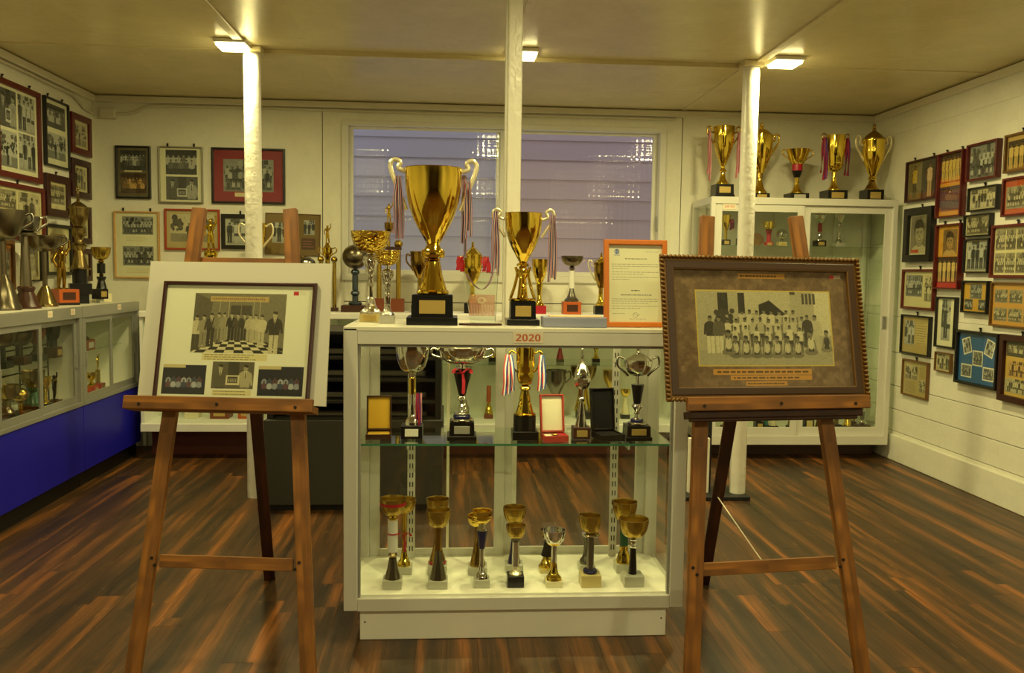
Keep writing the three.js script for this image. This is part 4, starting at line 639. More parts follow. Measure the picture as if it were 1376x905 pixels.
function figurine(h) {                                          // small athlete with one arm raised
  const c = (a, b, r0, r1) => { const A = new THREE.Vector3(...a), B = new THREE.Vector3(...b), g = new THREE.CylinderGeometry(r1 * h, r0 * h, A.distanceTo(B) * h, 10); g.applyQuaternion(new THREE.Quaternion().setFromUnitVectors(new THREE.Vector3(0, 1, 0), B.clone().sub(A).normalize())); return g.translate((A.x + B.x) / 2 * h, (A.y + B.y) / 2 * h, (A.z + B.z) / 2 * h); };
  const s = (x, y, z, r) => new THREE.SphereGeometry(r * h, 10, 8).translate(x * h, y * h, z * h);
  return merge([c([-0.06, 0.02, 0], [-0.05, 0.24, 0.02], 0.03, 0.042), c([-0.05, 0.24, 0.02], [-0.03, 0.46, 0], 0.042, 0.058), c([0.08, 0.02, -0.05], [0.06, 0.24, 0], 0.03, 0.042), c([0.06, 0.24, 0], [0.035, 0.46, 0], 0.042, 0.058), s(-0.05, 0.24, 0.02, 0.043), s(0.06, 0.24, 0, 0.043), s(0, 0.47, 0, 0.08), c([0, 0.44, 0], [0, 0.58, 0.01], 0.078, 0.07), c([0, 0.58, 0.01], [0, 0.72, 0.01], 0.07, 0.1), s(0, 0.72, 0.01, 0.094), c([0, 0.74, 0], [0, 0.82, 0], 0.036, 0.034), s(0, 0.86, 0.005, 0.062), s(-0.1, 0.72, 0, 0.042), s(0.1, 0.72, 0, 0.042), c([0.1, 0.72, 0], [0.17, 0.84, 0.02], 0.036, 0.03), c([0.17, 0.84, 0.02], [0.16, 0.98, 0.03], 0.03, 0.024), s(0.17, 0.84, 0.02, 0.03), s(0.16, 0.99, 0.03, 0.03), c([-0.1, 0.72, 0], [-0.17, 0.6, 0.03], 0.036, 0.03), c([-0.17, 0.6, 0.03], [-0.13, 0.48, 0.07], 0.03, 0.024), s(-0.17, 0.6, 0.03, 0.03), s(-0.13, 0.47, 0.07, 0.03), new THREE.CylinderGeometry(0.13 * h, 0.13 * h, 0.03 * h, 14).translate(0, 0.015 * h, 0)]);
}
const TROPHY_LABELS = new Set();
// s: metres per unit of the size lists below; list: pieces stacked from the ground up
function trophy(label, p, s, list, turn = 0, group) {
  const t = thing('trophy', label, 'trophy', p, turn, group); let y = 0;
  for (const e of list) {
    const [op, mat, ...a] = e, q = a.map((v) => (typeof v === 'number' ? v * s : v)), m = G[mat];
    if (op === 'base') {                                        // block: width, height, plaque, foot overhang
      const [w, h, plaque, step = 0] = q; const gs = [];
      if (step) gs.push(box(w, h * 0.26, w, 0, y + h * 0.13, 0, 0.002), toCreasedNormals(new THREE.CylinderGeometry((w - step * 2) * 0.707 * 0.97, (w - step * 2) * 0.707, h * 0.75, 4, 1).rotateY(Math.PI / 4), 0.3).translate(0, y + h * 0.25 + h * 0.375, 0)); else gs.push(box(w, h, w, 0, y + h / 2, 0, 0.002));
      part('plinth', merge(gs), m, t);
      if (plaque) { const pw = (w - step * 2) * 0.62, ph = h * (step ? 0.44 : 0.56); part('plaque', box(pw, ph, 0.002, 0, y + h * (step ? 0.6 : 0.5), (w - step * 2) / 2 + (step ? -0.0005 * 0 : 0.0008), 0.0005), G[plaque], t, 'pale engraved plaque'); }
      y += h;
    } else if (op === 'slab') { part('plinth', box(q[0], q[1], q[2] ?? q[0], 0, y + q[1] / 2, 0, 0.002), m, t); y += q[1]; }
    else if (op === 'ears') {                                   // rim radius, rim height, lower radius, lower height, reach, loop, thickness
      const [r0, y0, r1, y1, out, loop, th] = q;
      for (const k of [-1, 1]) {
        const curve = [[k * r0 * 0.97, y0 - loop * 0.2, 0], [k * (r0 + out * 0.45), y0 + loop * 0.25, 0], [k * (r0 + out * 0.3), y0 + loop * 1.1, 0], [k * (r0 + out * 0.75), y0 + loop * 1.5, 0], [k * (r0 + out), y0 + loop * 0.9, 0], [k * (r0 + out * 0.92), y0 - loop * 0.3, 0], [k * (r0 + out * 0.5), (y0 * 0.55 + y1 * 0.45), 0], [k * r1 * 1.02, y1, 0]];
        part('handle', tube(curve, th, 40, 8).scale(1, 1, 0.7), m, t);
      }
    } else if (op === 'loops') {                                // simple round handles
      const [r0, y0, r1, y1, out, th] = q;
      for (const k of [-1, 1]) part('handle', tube([[k * r0, y0, 0], [k * (r0 + out * 0.8), y0 + (y0 - y1) * 0.12, 0], [k * (r0 + out), y0 - (y0 - y1) * 0.35, 0], [k * (r1 + out * 0.45), y1 + (y0 - y1) * 0.2, 0], [k * r1 * 0.97, y1, 0]], th, 28, 8), m, t);
    } else if (op === 'ribbon') {                               // x, top, length, width, how many, z
      const [x, top, len, w] = q, n = a[4], z = q[5] ?? 0;
      for (let i = 0; i < n; i++) { const o = (i - (n - 1) / 2) * w * 0.75, l = len * rr(0.8, 1), dz = z + rr(-0.4, 0.4) * w; part('ribbon', ribbonGeo([[x + o * 0.4, top, dz + 0.004], [x + o, top - l * 0.3, dz + 0.006 + w * 0.1], [x + o * 1.2 + w * 0.15, top - l * 0.7, dz + w * 0.2], [x + o * 1.3, top - l, dz]], w, rr(-0.5, 0.5)), RIB[mat], t); }
    } else if (op === 'bow') { part('bow', merge([ribbonGeo([[0, q[0], q[2]], [-q[1] * 0.7, q[0] + q[1] * 0.5, q[2]], [-q[1], q[0], q[2]], [0, q[0], q[2]]], q[1] * 0.4, 0.4), ribbonGeo([[0, q[0], q[2]], [q[1] * 0.7, q[0] + q[1] * 0.5, q[2]], [q[1], q[0], q[2]], [0, q[0], q[2]]], q[1] * 0.4, 0.4), ribbonGeo([[0, q[0], q[2]], [q[1] * 0.15, q[0] - q[1], q[2]], [q[1] * 0.1, q[0] - q[1] * 2.4, q[2]]], q[1] * 0.36, 0.2)]), RIB[mat], t, 'red bow'); }
    else if (op === 'figure') { part('figurine', figurine(q[0]).translate(q[1] ?? 0, y, 0), m, t); y += q[0]; }
    else if (op === 'columns') { const [off, r, h] = q; for (const k of [-1, 1]) { part('column', new THREE.CylinderGeometry(r, r, h, 16).translate(k * off, y + h / 2, 0), m, t); part('cap', lathe(TY.ball(r * 1.7, r * 3.4)).translate(k * off, y + h, 0), m, t); } }
    else if (op === 'deck') { part('deck', box(q[0], q[1], q[0] * 0.4, 0, y + q[1] / 2, 0, 0.002), m, t); y += q[1]; }
    else if (op === 'back') y -= q[0];
    else if (op === 'band') { part('band', lathe([[q[0] * 0.98, 0], [q[0], 0], [q[0], q[1]], [q[0] * 0.98, q[1]]]).translate(0, q[2], 0), m, t); }
    else if (op === 'prongs') { const [r0, r1, h] = q; for (let i = 0; i < 4; i++) { const k = i * Math.PI / 2 + 0.4; part('support', tube([[Math.cos(k) * r0, y, Math.sin(k) * r0], [Math.cos(k) * r0 * 0.7, y + h * 0.35, Math.sin(k) * r0 * 0.7], [Math.cos(k) * r1, y + h * 0.8, Math.sin(k) * r1], [Math.cos(k) * r1 * 1.3, y + h, Math.sin(k) * r1 * 1.3]], s * 2.1, 16, 8), m, t); } y += h; }
    else { const flat = a.includes('facet'), nums = q.filter((v) => typeof v === 'number'), prof = TY[op](...nums); part(PART_NAME[op], lathe(prof, flat ? 10 : 36, flat).translate(0, y, 0), m, t); y += nums[nums.length - 1]; }
  }
  return t;
}
const ct = CASE.top, cs = CASE.shelf, cf = CASE.floor;
// on top of the glass case
trophy('gold faceted bowl on a slim silver stem, leftmost on the glass case', [-0.286, ct, -2.97], 0.00258, [['base', 'marble_yellow', 27, 11, 'plaque_gold'], ['foot', 'silver_hammered', 14, 5, 22], ['taper', 'silver', 4, 4, 14], ['vase', 'silver_hammered', 10.5, 42], ['disc', 'silver', 6, 3], ['round', 'gold_hammered', 26, 9, 28]]);
trophy('smaller gold bowl on a silver stem, standing second from left on the glass case', [-0.222, ct, -2.875], 0.00248, [['base', 'plaque_silver', 20, 11, 'plaque_silver'], ['foot', 'silver_hammered', 10, 4, 15], ['taper', 'silver', 4, 5, 10], ['vase', 'silver_hammered', 9, 37], ['tube', 'silver', 3, 5], ['round', 'gold_hammered', 17, 6, 20]]);
trophy('huge gold cup with cream handles, tallest thing on the glass case', [-0.071, ct, -2.87], 0.00248, [['base', 'black', 67, 40, 'plaque_gold', 6], ['disc', 'gold', 22, 6], ['cone', 'gold', 19, 10, 38], ['knop', 'gold', 11, 5], ['disc', 'gold', 16, 11], ['taper', 'gold', 12, 9, 6], ['tall', 'gold', 38, 8, 101], ['ears', 'gold_pale', 38, 205, 35.5, 152, 19, 9, 3.1], ['ribbon', 'tri', -46, 196, 84, 4, 4, 6], ['ribbon', 'tri', 46, 190, 76, 4, 3, 4], ['ribbon', 'tri', 41, 200, 112, 4, 2, -8]]);
trophy('medium gold cup hung with striped ribbons, beside the blue box on the glass case', [0.23, ct, -2.875], 0.00249, [['base', 'black', 44, 32, 'plaque_gold', 5], ['disc', 'gold', 19, 4], ['prongs', 'gold', 17, 8, 42], ['back', 'gold', 42], ['baluster', 'gold', 8, 42], ['knop', 'gold', 9, 6], ['tall', 'gold', 25, 5, 66], ['ears', 'gold_pale', 26, 143, 24, 118, 15, 8, 2], ['ribbon', 'tri', -38, 152, 96, 4.2, 3, 4], ['ribbon', 'tri', 39, 148, 92, 4.2, 3, 4]]);
{ // acrylic award
  const t = thing('award_plate', 'clear tilted glass award plate with red print on a thin dark oval base', 'award', [0.088, ct, -2.83], 0.05);
  part('base', new THREE.CylinderGeometry(0.07, 0.072, 0.006, 40).scale(1, 1, 0.5).translate(0, 0.003, 0), M.wood_dark, t);
  const s = new THREE.Shape([[-0.032, 0], [0.048, 0], [0.056, 0.168], [-0.058, 0.168]].map((v) => new THREE.Vector2(...v)));
  part('plate', new THREE.ExtrudeGeometry(s, { depth: 0.008, bevelEnabled: true, bevelThickness: 0.001, bevelSize: 0.001, bevelSegments: 1 }).translate(0, 0.006, -0.004), phys({ color: '#eef6ee', roughness: 0.04, transmission: 1, thickness: 0.01, ior: 1.45 }), t);
  part('engraving', new THREE.BoxGeometry(0.085, 0.07, 0.0006).translate(0.004, 0.066, 0.0058), std('#ffffff', 0.5, 0, { map: canvas(128, 128, (c, w, h) => { c.fillStyle = '#c98f78'; c.fillRect(0, 0, w, h); c.strokeStyle = '#dfe0b0'; c.lineWidth = 6; c.beginPath(); c.arc(60, 34, 16, 0, 7); c.stroke(); c.strokeStyle = '#d8b8a0'; for (let i = 0; i < 8; i++) { c.beginPath(); c.moveTo(10 + i * 14, 60); c.lineTo(16 + i * 13, 124); c.stroke(); } }), transparent: true, opacity: 0.45 }), t);
  part('ribbon', ribbonGeo([[-0.05, 0.17, 0.008], [-0.02, 0.13, 0.008], [0.002, 0.118, 0.009], [0.024, 0.135, 0.008], [0.038, 0.172, 0.008]], 0.008, 0.1), RIB.tri, t);
}
{
  const b = thing('box', 'flat lavender blue presentation box with a buff top on the glass case', 'box', [0.392, ct, -2.79], -0.02);
  part('body', box(0.208, 0.034, 0.1, 0, 0.017, 0, 0.004), M.lavender, b); part('top_sheet', box(0.17, 0.002, 0.072, 0.004, 0.035, 0, 0.0008), M.gold_cloth, b, 'buff inset on the lid');
  const f = thing('framed_letter', 'orange wooden frame holding a typed letter, standing on the glass case', 'picture', [0.595, ct + 0.001, -2.775], 0.03); f.rotation.order = 'YXZ'; f.rotation.x = -0.12;
  const g = new THREE.Group(); const w = 0.212, h = 0.288;
  part('moulding', moulding(w, h, 0.017, 0.016).translate(0, h / 2, 0), M.frame_orange, f);
  part('letter', new THREE.BoxGeometry(w - 0.03, h - 0.03, 0.003).translate(0, h / 2, 0.005), printMat(canvas(520, 720, (c, W, Hh) => {
    c.fillStyle = '#efe8cc'; c.fillRect(0, 0, W, Hh); c.fillStyle = '#6a78b0'; c.beginPath(); c.arc(84, 66, 24, 0, 7); c.fill(); c.fillStyle = '#efe8cc'; c.beginPath(); c.arc(84, 66, 14, 0, 7); c.fill(); c.fillStyle = '#6a78b0'; c.fillRect(76, 46, 16, 44); c.fillRect(56, 96, 56, 6);
    const line = (y, x0, x1, k, tone) => { c.fillStyle = tone; let x = x0; while (x < x1) { const l = rr(12, 42); c.fillRect(x, y, Math.min(l, x1 - x), k); x += l + 7; } };
    line(64, 360, 490, 4, '#b0ab9a'); line(128, 160, 370, 7, '#6f6b60');
    for (const [y, n] of [[180, 3], [252, 2], [300, 2], [500, 3], [566, 2]]) for (let i = 0; i < n; i++) line(y + i * 20, 36, i === n - 1 ? rr(150, 400) : 480, 5, '#a39e8c');
    line(420, 220, 300, 8, '#5a564c'); line(462, 120, 420, 7, '#55514a'); line(634, 40, 160, 5, '#a8a392'); c.strokeStyle = '#8c8878'; c.lineWidth = 3; c.beginPath(); c.arc(260, 650, 22, 0, 7); c.stroke(); c.beginPath(); c.moveTo(236, 640); c.bezierCurveTo(250, 620, 270, 680, 300, 640); c.stroke(); line(684, 200, 360, 4, '#a8a392');
  })), f);
  part('glass', new THREE.PlaneGeometry(w - 0.032, h - 0.032).translate(0, h / 2, 0.0095), M.glass, f);
  part('strut', bar([0, h * 0.7, 0], [0, 0.015, -0.06], 0.03, 0.004), M.frame_orange, f);
}
// middle shelf of the glass case
function caseBox(label, x, z, w, hLid, dBase, hBase, shell, lining, turn, lean) {
  const t = thing('presentation_box', label, 'box', [x, cs + 0.0005, z], turn);
  part('tray', merge([span(-w / 2, w / 2, 0, 0.004, -dBase / 2, dBase / 2, 0.001), span(-w / 2, -w / 2 + 0.004, 0.004, hBase, -dBase / 2, dBase / 2, 0.001), span(w / 2 - 0.004, w / 2, 0.004, hBase, -dBase / 2, dBase / 2, 0.001), span(-w / 2 + 0.004, w / 2 - 0.004, 0.004, hBase, -dBase / 2, -dBase / 2 + 0.004, 0.001), span(-w / 2 + 0.004, w / 2 - 0.004, 0.004, hBase, dBase / 2 - 0.004, dBase / 2, 0.001)]), shell, t);
  part('cushion', span(-w / 2 + 0.005, w / 2 - 0.005, 0.004, hBase - 0.004, -dBase / 2 + 0.005, dBase / 2 - 0.005, 0.003), lining, t);
  const lid = (g) => g.rotateX(-lean).translate(0, hBase, -dBase / 2);
  part('lid', lid(merge([moulding(w, hLid, 0.005, 0.016).translate(0, hLid / 2, 0), span(-w / 2, w / 2, 0, hLid, -0.003, 0, 0.001)])), shell, t);
  part('lid_lining', lid(span(-w / 2 + 0.005, w / 2 - 0.005, 0.005, hLid - 0.005, 0.0005, 0.006, 0.002)), lining, t);
  return t;
}
caseBox('open dark box with bright yellow lining, leftmost on the middle shelf', -0.25, -2.88, 0.084, 0.118, 0.085, 0.018, M.wood_dark, M.velvet_yellow, 0.05, 0.12);
const rb = caseBox('open red box with cream lining and small medal on the middle shelf', 0.341, -2.83, 0.082, 0.128, 0.07, 0.022, M.red_box, M.velvet_cream, 0.12, 0.2);
part('medal', lathe(TY.disc(0.012, 0.004)).translate(0, 0.02, 0.005), M.gold_dark, rb, 'small dull medal'); part('red_lining', box(0.03, 0.004, 0.05, 0.022, 0.0205, 0, 0.001), M.red, rb);
caseBox('open black velvet lined box beside the red box on the middle shelf', 0.528, -2.86, 0.085, 0.145, 0.1, 0.022, M.frame_black, M.velvet_black, 0.22, 0.14);
trophy('wide glassy silver bowl with a gold collar and white plaque, left on the middle shelf', [-0.138, cs, -2.885], 0.00248, [['base', 'black', 29, 18, 'plaque_white'], ['foot', 'silver', 10, 4, 30], ['tube', 'silver', 4, 12], ['tube', 'gold', 5, 22], ['taper', 'silver', 4, 6, 6], ['round', 'silver', 23, 6, 38], ['ribbon', 'bluered', 8, 62, 52, 4, 2, 5], ['ribbon', 'pink', 12, 62, 46, 3, 1, 4]]);
trophy('broad silver handled bowl on a black tapered stem with a red bow', [0.03, cs, -2.87], 0.00247, [['base', 'black', 40, 24, 'plaque_silver', 3], ['disc', 'silver', 16, 4], ['disc', 'navy', 12, 5], ['disc', 'silver', 11, 3], ['baluster', 'silver', 6, 24], ['taper', 'black', 5, 13, 34, 'facet'], ['disc', 'silver', 10, 3], ['tube', 'silver', 4, 5], ['round', 'silver', 33, 8, 24], ['loops', 'silver', 32, 122, 20, 106, 10, 1.8], ['bow', 'red', 92, 12, 14]]);
trophy('gold cup on a black drum with red, white and blue ribbons', [0.243, cs, -2.87], 0.00247, [['slab', 'black', 35, 12], ['tube', 'black', 15.5, 20], ['disc', 'gold', 15, 4], ['cone', 'gold', 12, 6, 30], ['knop', 'gold', 8, 8], ['round', 'gold', 12, 5, 18], ['tall', 'gold', 13, 11, 34], ['loops', 'gold', 13, 118, 12, 92, 9, 1.4], ['ribbon', 'bold', -23, 116, 58, 6, 3, 2], ['ribbon', 'bold', 22, 116, 58, 6, 2, 2]]);
trophy('slim all-silver cup with a pointed lid on the middle shelf', [0.438, cs, -2.88], 0.00248, [['base', 'wood_dark', 24, 16, 'plaque_gold'], ['cone', 'silver', 8, 3, 34], ['knop', 'silver', 5, 8], ['taper', 'silver', 3, 4, 10], ['round', 'silver', 12, 4, 16, 'facet'], ['lid', 'silver', 11, 44]]);
trophy('silver lidded cup with curling handles on a black tapered stem, right on the middle shelf', [0.628, cs, -2.865], 0.00246, [['base', 'black', 37, 20, 'plaque_gold', 2], ['disc', 'silver', 13, 4], ['disc', 'navy', 9, 4], ['baluster', 'silver', 8, 22], ['taper', 'black', 5, 9, 26], ['tube', 'silver', 3, 12], ['round', 'silver', 20, 5, 22], ['lid', 'silver', 18, 18], ['loops', 'silver_dark', 20, 112, 14, 88, 9, 1.6]]);
// floor of the glass case: front row
const lo = cf + 0.0005;
trophy('gold bowl with red stripes on a white ringed stem, leftmost in the front row', [-0.195, lo, -2.79], 0.00243, [['slab', 'marble', 26, 12], ['cone', 'pewter', 11, 5, 28], ['knop', 'bronze', 6, 9], ['tube', 'white_gloss', 7, 24], ['disc', 'red', 8, 2], ['tube', 'white_gloss', 7, 18], ['disc', 'gold', 6, 6], ['round', 'brass', 18, 6, 24], ['band', 'red', 17.8, 4, 114]]);
trophy('gold bowl on a dark steel cone foot with marble base, second in the front row', [-0.045, lo, -2.79], 0.0024, [['slab', 'marble', 27, 11], ['cone', 'pewter', 12, 4, 40], ['tube', 'gold_dark', 5, 32], ['round', 'brass', 17, 6, 25]]);
trophy('small gold bowl on a navy blue tapered stem, third in the front row', [0.1, lo, -2.79], 0.0024, [['slab', 'marble', 22, 11], ['foot', 'silver', 9, 3, 22], ['tube', 'silver', 3, 20], ['taper', 'navy', 4, 8, 26], ['taper', 'silver', 8, 3, 9], ['round', 'gold', 14, 4, 19, 'facet']]);
trophy('gold bowl on a silver stem with a black block base, middle of the front row', [0.213, lo, -2.79], 0.0024, [['slab', 'black', 23, 16], ['foot', 'gold_pale', 9, 5, 12], ['tube', 'silver', 5, 34], ['disc', 'silver_dark', 6, 5], ['round', 'brass', 14, 5, 19]]);
trophy('low silver bowl on a gold flared foot, fifth in the front row', [0.342, lo, -2.79], 0.00242, [['slab', 'cream', 23, 8], ['foot', 'gold', 11, 4, 24], ['tube', 'silver', 4, 24], ['round', 'gold', 11, 4, 7], ['back', 'gold', 5], ['round', 'silver', 16, 6, 20]]);
trophy('gold bowl on a ridged grey stem with yellow marble base', [0.465, lo, -2.79], 0.0024, [['slab', 'marble_yellow', 28, 17], ['disc', 'navy', 10, 5], ['tube', 'silver_dark', 5, 48], ['disc', 'silver', 13, 3], ['round', 'brass', 14, 6, 26]]);
trophy('wide gold bowl on a black tapering stem with grey marble base, rightmost in front', [0.61, lo, -2.79], 0.0024, [['slab', 'marble', 28, 15], ['taper', 'black', 6, 4, 36], ['knop', 'silver', 6, 10], ['knop', 'silver', 5, 6], ['round', 'brass', 21, 7, 27]]);
// floor of the glass case: back row
trophy('gold cup with a red leaf ornament behind the red striped bowl', [-0.165, lo, -2.925], 0.00255, [['slab', 'marble', 22, 10], ['foot', 'gold', 9, 3, 26], ['tube', 'gold', 3, 46], ['round', 'brass', 16, 5, 20], ['bow', 'red', 52, 9, 6]]);
trophy('straight sided gold cup behind the bowl with the dark cone foot', [-0.05, lo, -2.925], 0.00255, [['slab', 'marble', 26, 12], ['disc', 'red', 12, 4], ['cone', 'gold_dark', 11, 4, 30], ['tube', 'gold_dark', 4, 28], ['tall', 'brass', 15, 10, 28]]);
trophy('stocky gold foot cup hidden behind the navy stemmed bowl', [0.09, lo, -2.92], 0.00254, [['slab', 'marble', 26, 10], ['bell', 'gold_dark', 11, 4, 34], ['tube', 'gold_dark', 4, 20], ['round', 'gold', 15, 5, 16, 'facet']]);
trophy('gold cup behind the black based bowl in the back row', [0.218, lo, -2.925], 0.00255, [['slab', 'marble', 24, 12], ['cone', 'navy', 9, 4, 34], ['tube', 'silver', 4, 22], ['round', 'brass', 16, 7, 22]]);
trophy('short black and gold cup behind the low silver bowl', [0.335, lo, -2.925], 0.00255, [['slab', 'marble_yellow', 22, 6], ['bell', 'gold', 12, 5, 16], ['cone', 'black', 9, 4, 22], ['round', 'gold_dark', 10, 4, 14]]);
trophy('gold cup with a silver rim disc behind the yellow marble base', [0.475, lo, -2.93], 0.00255, [['slab', 'marble', 22, 10], ['foot', 'silver_dark', 10, 4, 26], ['tube', 'silver_dark', 4, 20], ['round', 'brass', 12, 5, 22]]);
trophy('gold cup on a dark green stem behind the rightmost wide bowl', [0.605, lo, -2.92], 0.00254, [['slab', 'marble', 24, 12], ['bell', 'gold', 11, 5, 24], ['tube', 'green', 6, 34], ['disc', 'gold', 7, 4], ['tall', 'brass', 17, 12, 24]]);

// on the white cabinet under the window
const L0 = LEDGE;
trophy('tall trophy of twin gold columns with a small figure, left of the window', [-0.815, L0, -5.6], 0.0048, [['deck', 'wood_dark', 28, 5], ['columns', 'brass', 9, 2.6, 60], ['tube', 'wood_dark', 3, 48], ['deck', 'gold', 6, 4], ['tube', 'brass', 3, 12], ['urn', 'gold', 7, 3, 16], ['loops', 'gold', 7, 84, 4, 74, 5, 0.8], ['taper', 'gold', 5, 2, 6], ['figure', 'gold', 26]]);
trophy('dark round ball trophy on a blue grey stem before the window', [-0.634, L0, -5.56], 0.0048, [['slab', 'wood_dark', 34, 9], ['disc', 'steel_blue', 9, 4], ['tube', 'steel_blue', 4, 8], ['knop', 'steel_blue', 6, 8], ['tube', 'steel_blue', 4, 20], ['knop', 'steel_blue', 6, 8], ['ball', 'pewter', 17, 33]]);
trophy('tall trophy with twin yellow columns on a red-brown block and a gold figure', [-0.425, L0, -5.62], 0.0048, [['slab', 'wood', 42, 18, 20], ['columns', 'brass', 13, 3.4, 68], ['back', 'wood', 2], ['tube', 'brass', 2, 68], ['deck', 'wood_dark', 34, 4], ['tube', 'brass', 2, 16], ['urn', 'gold_dark', 6, 2, 16], ['figure', 'gold', 28]]);
trophy('dull gold handled cup half hidden behind the huge gold cup', [-0.222, L0, -5.58], 0.0048, [['slab', 'black', 22, 10], ['foot', 'gold_dark', 9, 3, 24], ['tube', 'gold_dark', 3, 12], ['urn', 'gold_dark', 13, 4, 36], ['loops', 'gold_dark', 13, 76, 9, 56, 5, 1.2]]);
trophy('gold lidded cup with red ribbons behind the clear award plate', [0.118, L0, -5.56], 0.0048, [['slab', 'black', 22, 14], ['foot', 'gold', 8, 3, 14], ['tube', 'gold', 3, 10], ['urn', 'gold', 13, 4, 40], ['lid', 'gold', 12, 18], ['loops', 'gold', 13, 74, 9, 58, 7, 1], ['ribbon', 'red', -17, 76, 22, 6, 2, 2], ['ribbon', 'red', 18, 76, 22, 6, 2, 2]]);
trophy('gold straight cup with a red base behind the medium gold cup', [0.556, L0, -5.58], 0.0048, [['slab', 'red', 18, 11], ['foot', 'gold', 7, 3, 14], ['taper', 'gold', 3, 5, 16], ['tall', 'gold', 11, 4, 33]]);
trophy('small dark bowl on a white stem with an orange wooden base', [0.766, L0, -5.56], 0.0048, [['base', 'orange_wood', 24, 17, 'wood_dark'], ['foot', 'silver_dark', 10, 3, 18], ['tube', 'white_gloss', 4, 24], ['knop', 'pewter', 4, 6], ['round', 'pewter', 15, 4, 14]]);
trophy('gold lidded cup with looped handles just left of the framed letter', [0.96, L0, -5.57], 0.0048, [['slab', 'black', 17, 12], ['foot', 'gold', 7, 3, 16], ['tube', 'gold_dark', 3, 8], ['urn', 'gold_dark', 10, 4, 34], ['lid', 'gold', 10, 14], ['ears', 'gold_pale', 10, 66, 8, 46, 8, 5, 0.9]]);
trophy('gold figure trophy standing behind the left upright of the left easel', [-1.545, L0, -5.58], 0.0048, [['slab', 'wood', 20, 40], ['bell', 'silver', 14, 6, 24], ['urn', 'gold', 9, 4, 14], ['figure', 'gold', 46]]);
trophy('gold two handled cup half hidden by the round left column', [-1.262, L0, -5.58], 0.0048, [['slab', 'black', 22, 34], ['foot', 'gold', 9, 3, 24], ['tube', 'gold', 3, 12], ['tall', 'gold', 13, 5, 46], ['loops', 'gold_pale', 13, 112, 9, 84, 9, 1.3]]);
trophy('dull tilted bowl trophy behind the right upright of the left easel', [-1.0, L0, -5.68], 0.0048, [['slab', 'wood_dark', 20, 24], ['tube', 'pewter', 4, 34], ['round', 'bronze', 10, 4, 16]]);
trophy('grey domed trophy peeping over the white board', [-0.925, L0, -5.48], 0.0048, [['slab', 'black', 15, 40], ['tube', 'pewter', 5, 14], ['ball', 'silver_dark', 11, 18]]);

// on the blue counters along the left wall
const C0 = 0.985, cx = -2.18;
trophy('large dull silver bowl trophy with a flared foot at the left edge of the photo', [cx, C0, -4.31], 0.0039, [['bell', 'pewter', 20, 5, 44], ['tube', 'pewter', 4, 42], ['round', 'pewter', 26, 8, 38], ['loops', 'silver_dark', 24, 118, 18, 98, 10, 1.8]], 0.5);
trophy('dull silver bowl with curved handles on a tall stem and dark lobed base', [cx + 0.02, C0, -4.49], 0.004, [['bell', 'wood_dark', 17, 9, 28], ['taper', 'pewter', 7, 4, 64], ['disc', 'pewter', 14, 4], ['round', 'silver_dark', 18, 9, 20], ['loops', 'silver', 17, 114, 13, 98, 8, 1.6]], 0.5);
trophy('silver handled bowl on a thin stem with a brass bell foot', [cx, C0, -4.735], 0.0042, [['bell', 'bronze', 15, 4, 26], ['tube', 'pewter', 3, 44], ['round', 'pewter', 21, 6, 20], ['loops', 'silver_dark', 19, 88, 14, 74, 7, 1.5]], 0.5);
trophy('small golden figure leaping on an orange wooden block', [cx, C0, -4.955], 0.0044, [['slab', 'black', 27, 3], ['base', 'orange_wood', 26, 17, 'wood_dark'], ['figure', 'gold_dark', 62, -3]], 0.9);
trophy('tall bronze lidded trophy in tiers on a stacked black plinth', [cx, C0, -5.165], 0.00452, [['slab', 'black', 19, 12], ['slab', 'black', 26, 14, 22], ['tube', 'black', 9, 18], ['disc', 'bronze', 14, 2], ['bell', 'bronze', 10, 8, 30], ['disc', 'bronze', 7, 3], ['urn', 'bronze', 8, 5, 18], ['urn', 'bronze', 12, 5, 26], ['lid', 'bronze', 11, 14], ['figure', 'bronze', 14]], 0.5);
trophy('little black cube award with a gold face beside the tall bronze trophy', [cx + 0.05, C0, -5.32], 0.0046, [['slab', 'marble', 7, 5], ['base', 'black', 14, 13, 'plaque_gold']], 1.1);
trophy('gold bowl on a black stem with a cream block, farthest on the blue counters', [cx, C0, -5.47], 0.00475, [['slab', 'cream', 20, 11], ['bell', 'black', 8, 5, 22], ['knop', 'gold', 3, 4], ['tube', 'black', 5, 13], ['knop', 'gold', 4, 4], ['round', 'brass', 12, 3, 17]], 0.6);
// behind the counter glass
const U = 0.7225, D0 = 0.476, gx = -2.085, bx = -2.27;
trophy('dark cup on a brown block, top shelf of the farther counter', [gx - 0.04, U, -5.04], 0.0044, [['base', 'wood', 24, 14, 'plaque_silver'], ['foot', 'pewter', 9, 3, 14], ['tall', 'pewter', 8, 4, 20]], 1.5708);
trophy('slim gold trophy standing low in the farther counter', [gx - 0.02, D0, -5.2], 0.0044, [['base', 'red', 14, 8, 'plaque_gold'], ['tube', 'brass', 3, 18], ['figure', 'gold', 22]], 1.5708);
trophy('small gold cup on a red block, low in the farther counter', [gx, D0, -5.06], 0.0044, [['base', 'red', 13, 9, 'plaque_gold'], ['foot', 'gold', 5, 2, 8], ['round', 'gold', 7, 3, 9]], 1.5708);
trophy('pale grey cup low at the left of the farther counter', [gx - 0.06, D0, -4.92], 0.0044, [['slab', 'black', 14, 8], ['foot', 'silver', 6, 2, 14], ['tall', 'silver_dark', 9, 3, 22]], 1.5708);
trophy('black hand shaped trophy on a block, upper right in the nearer counter', [-2.1, U, -4.63], 0.0042, [['base', 'wood_dark', 16, 13, 'plaque_gold'], ['tube', 'black', 5, 10], ['tall', 'black', 9, 6, 16], ['prongs', 'black', 7, 4, 10]], 1.5708);
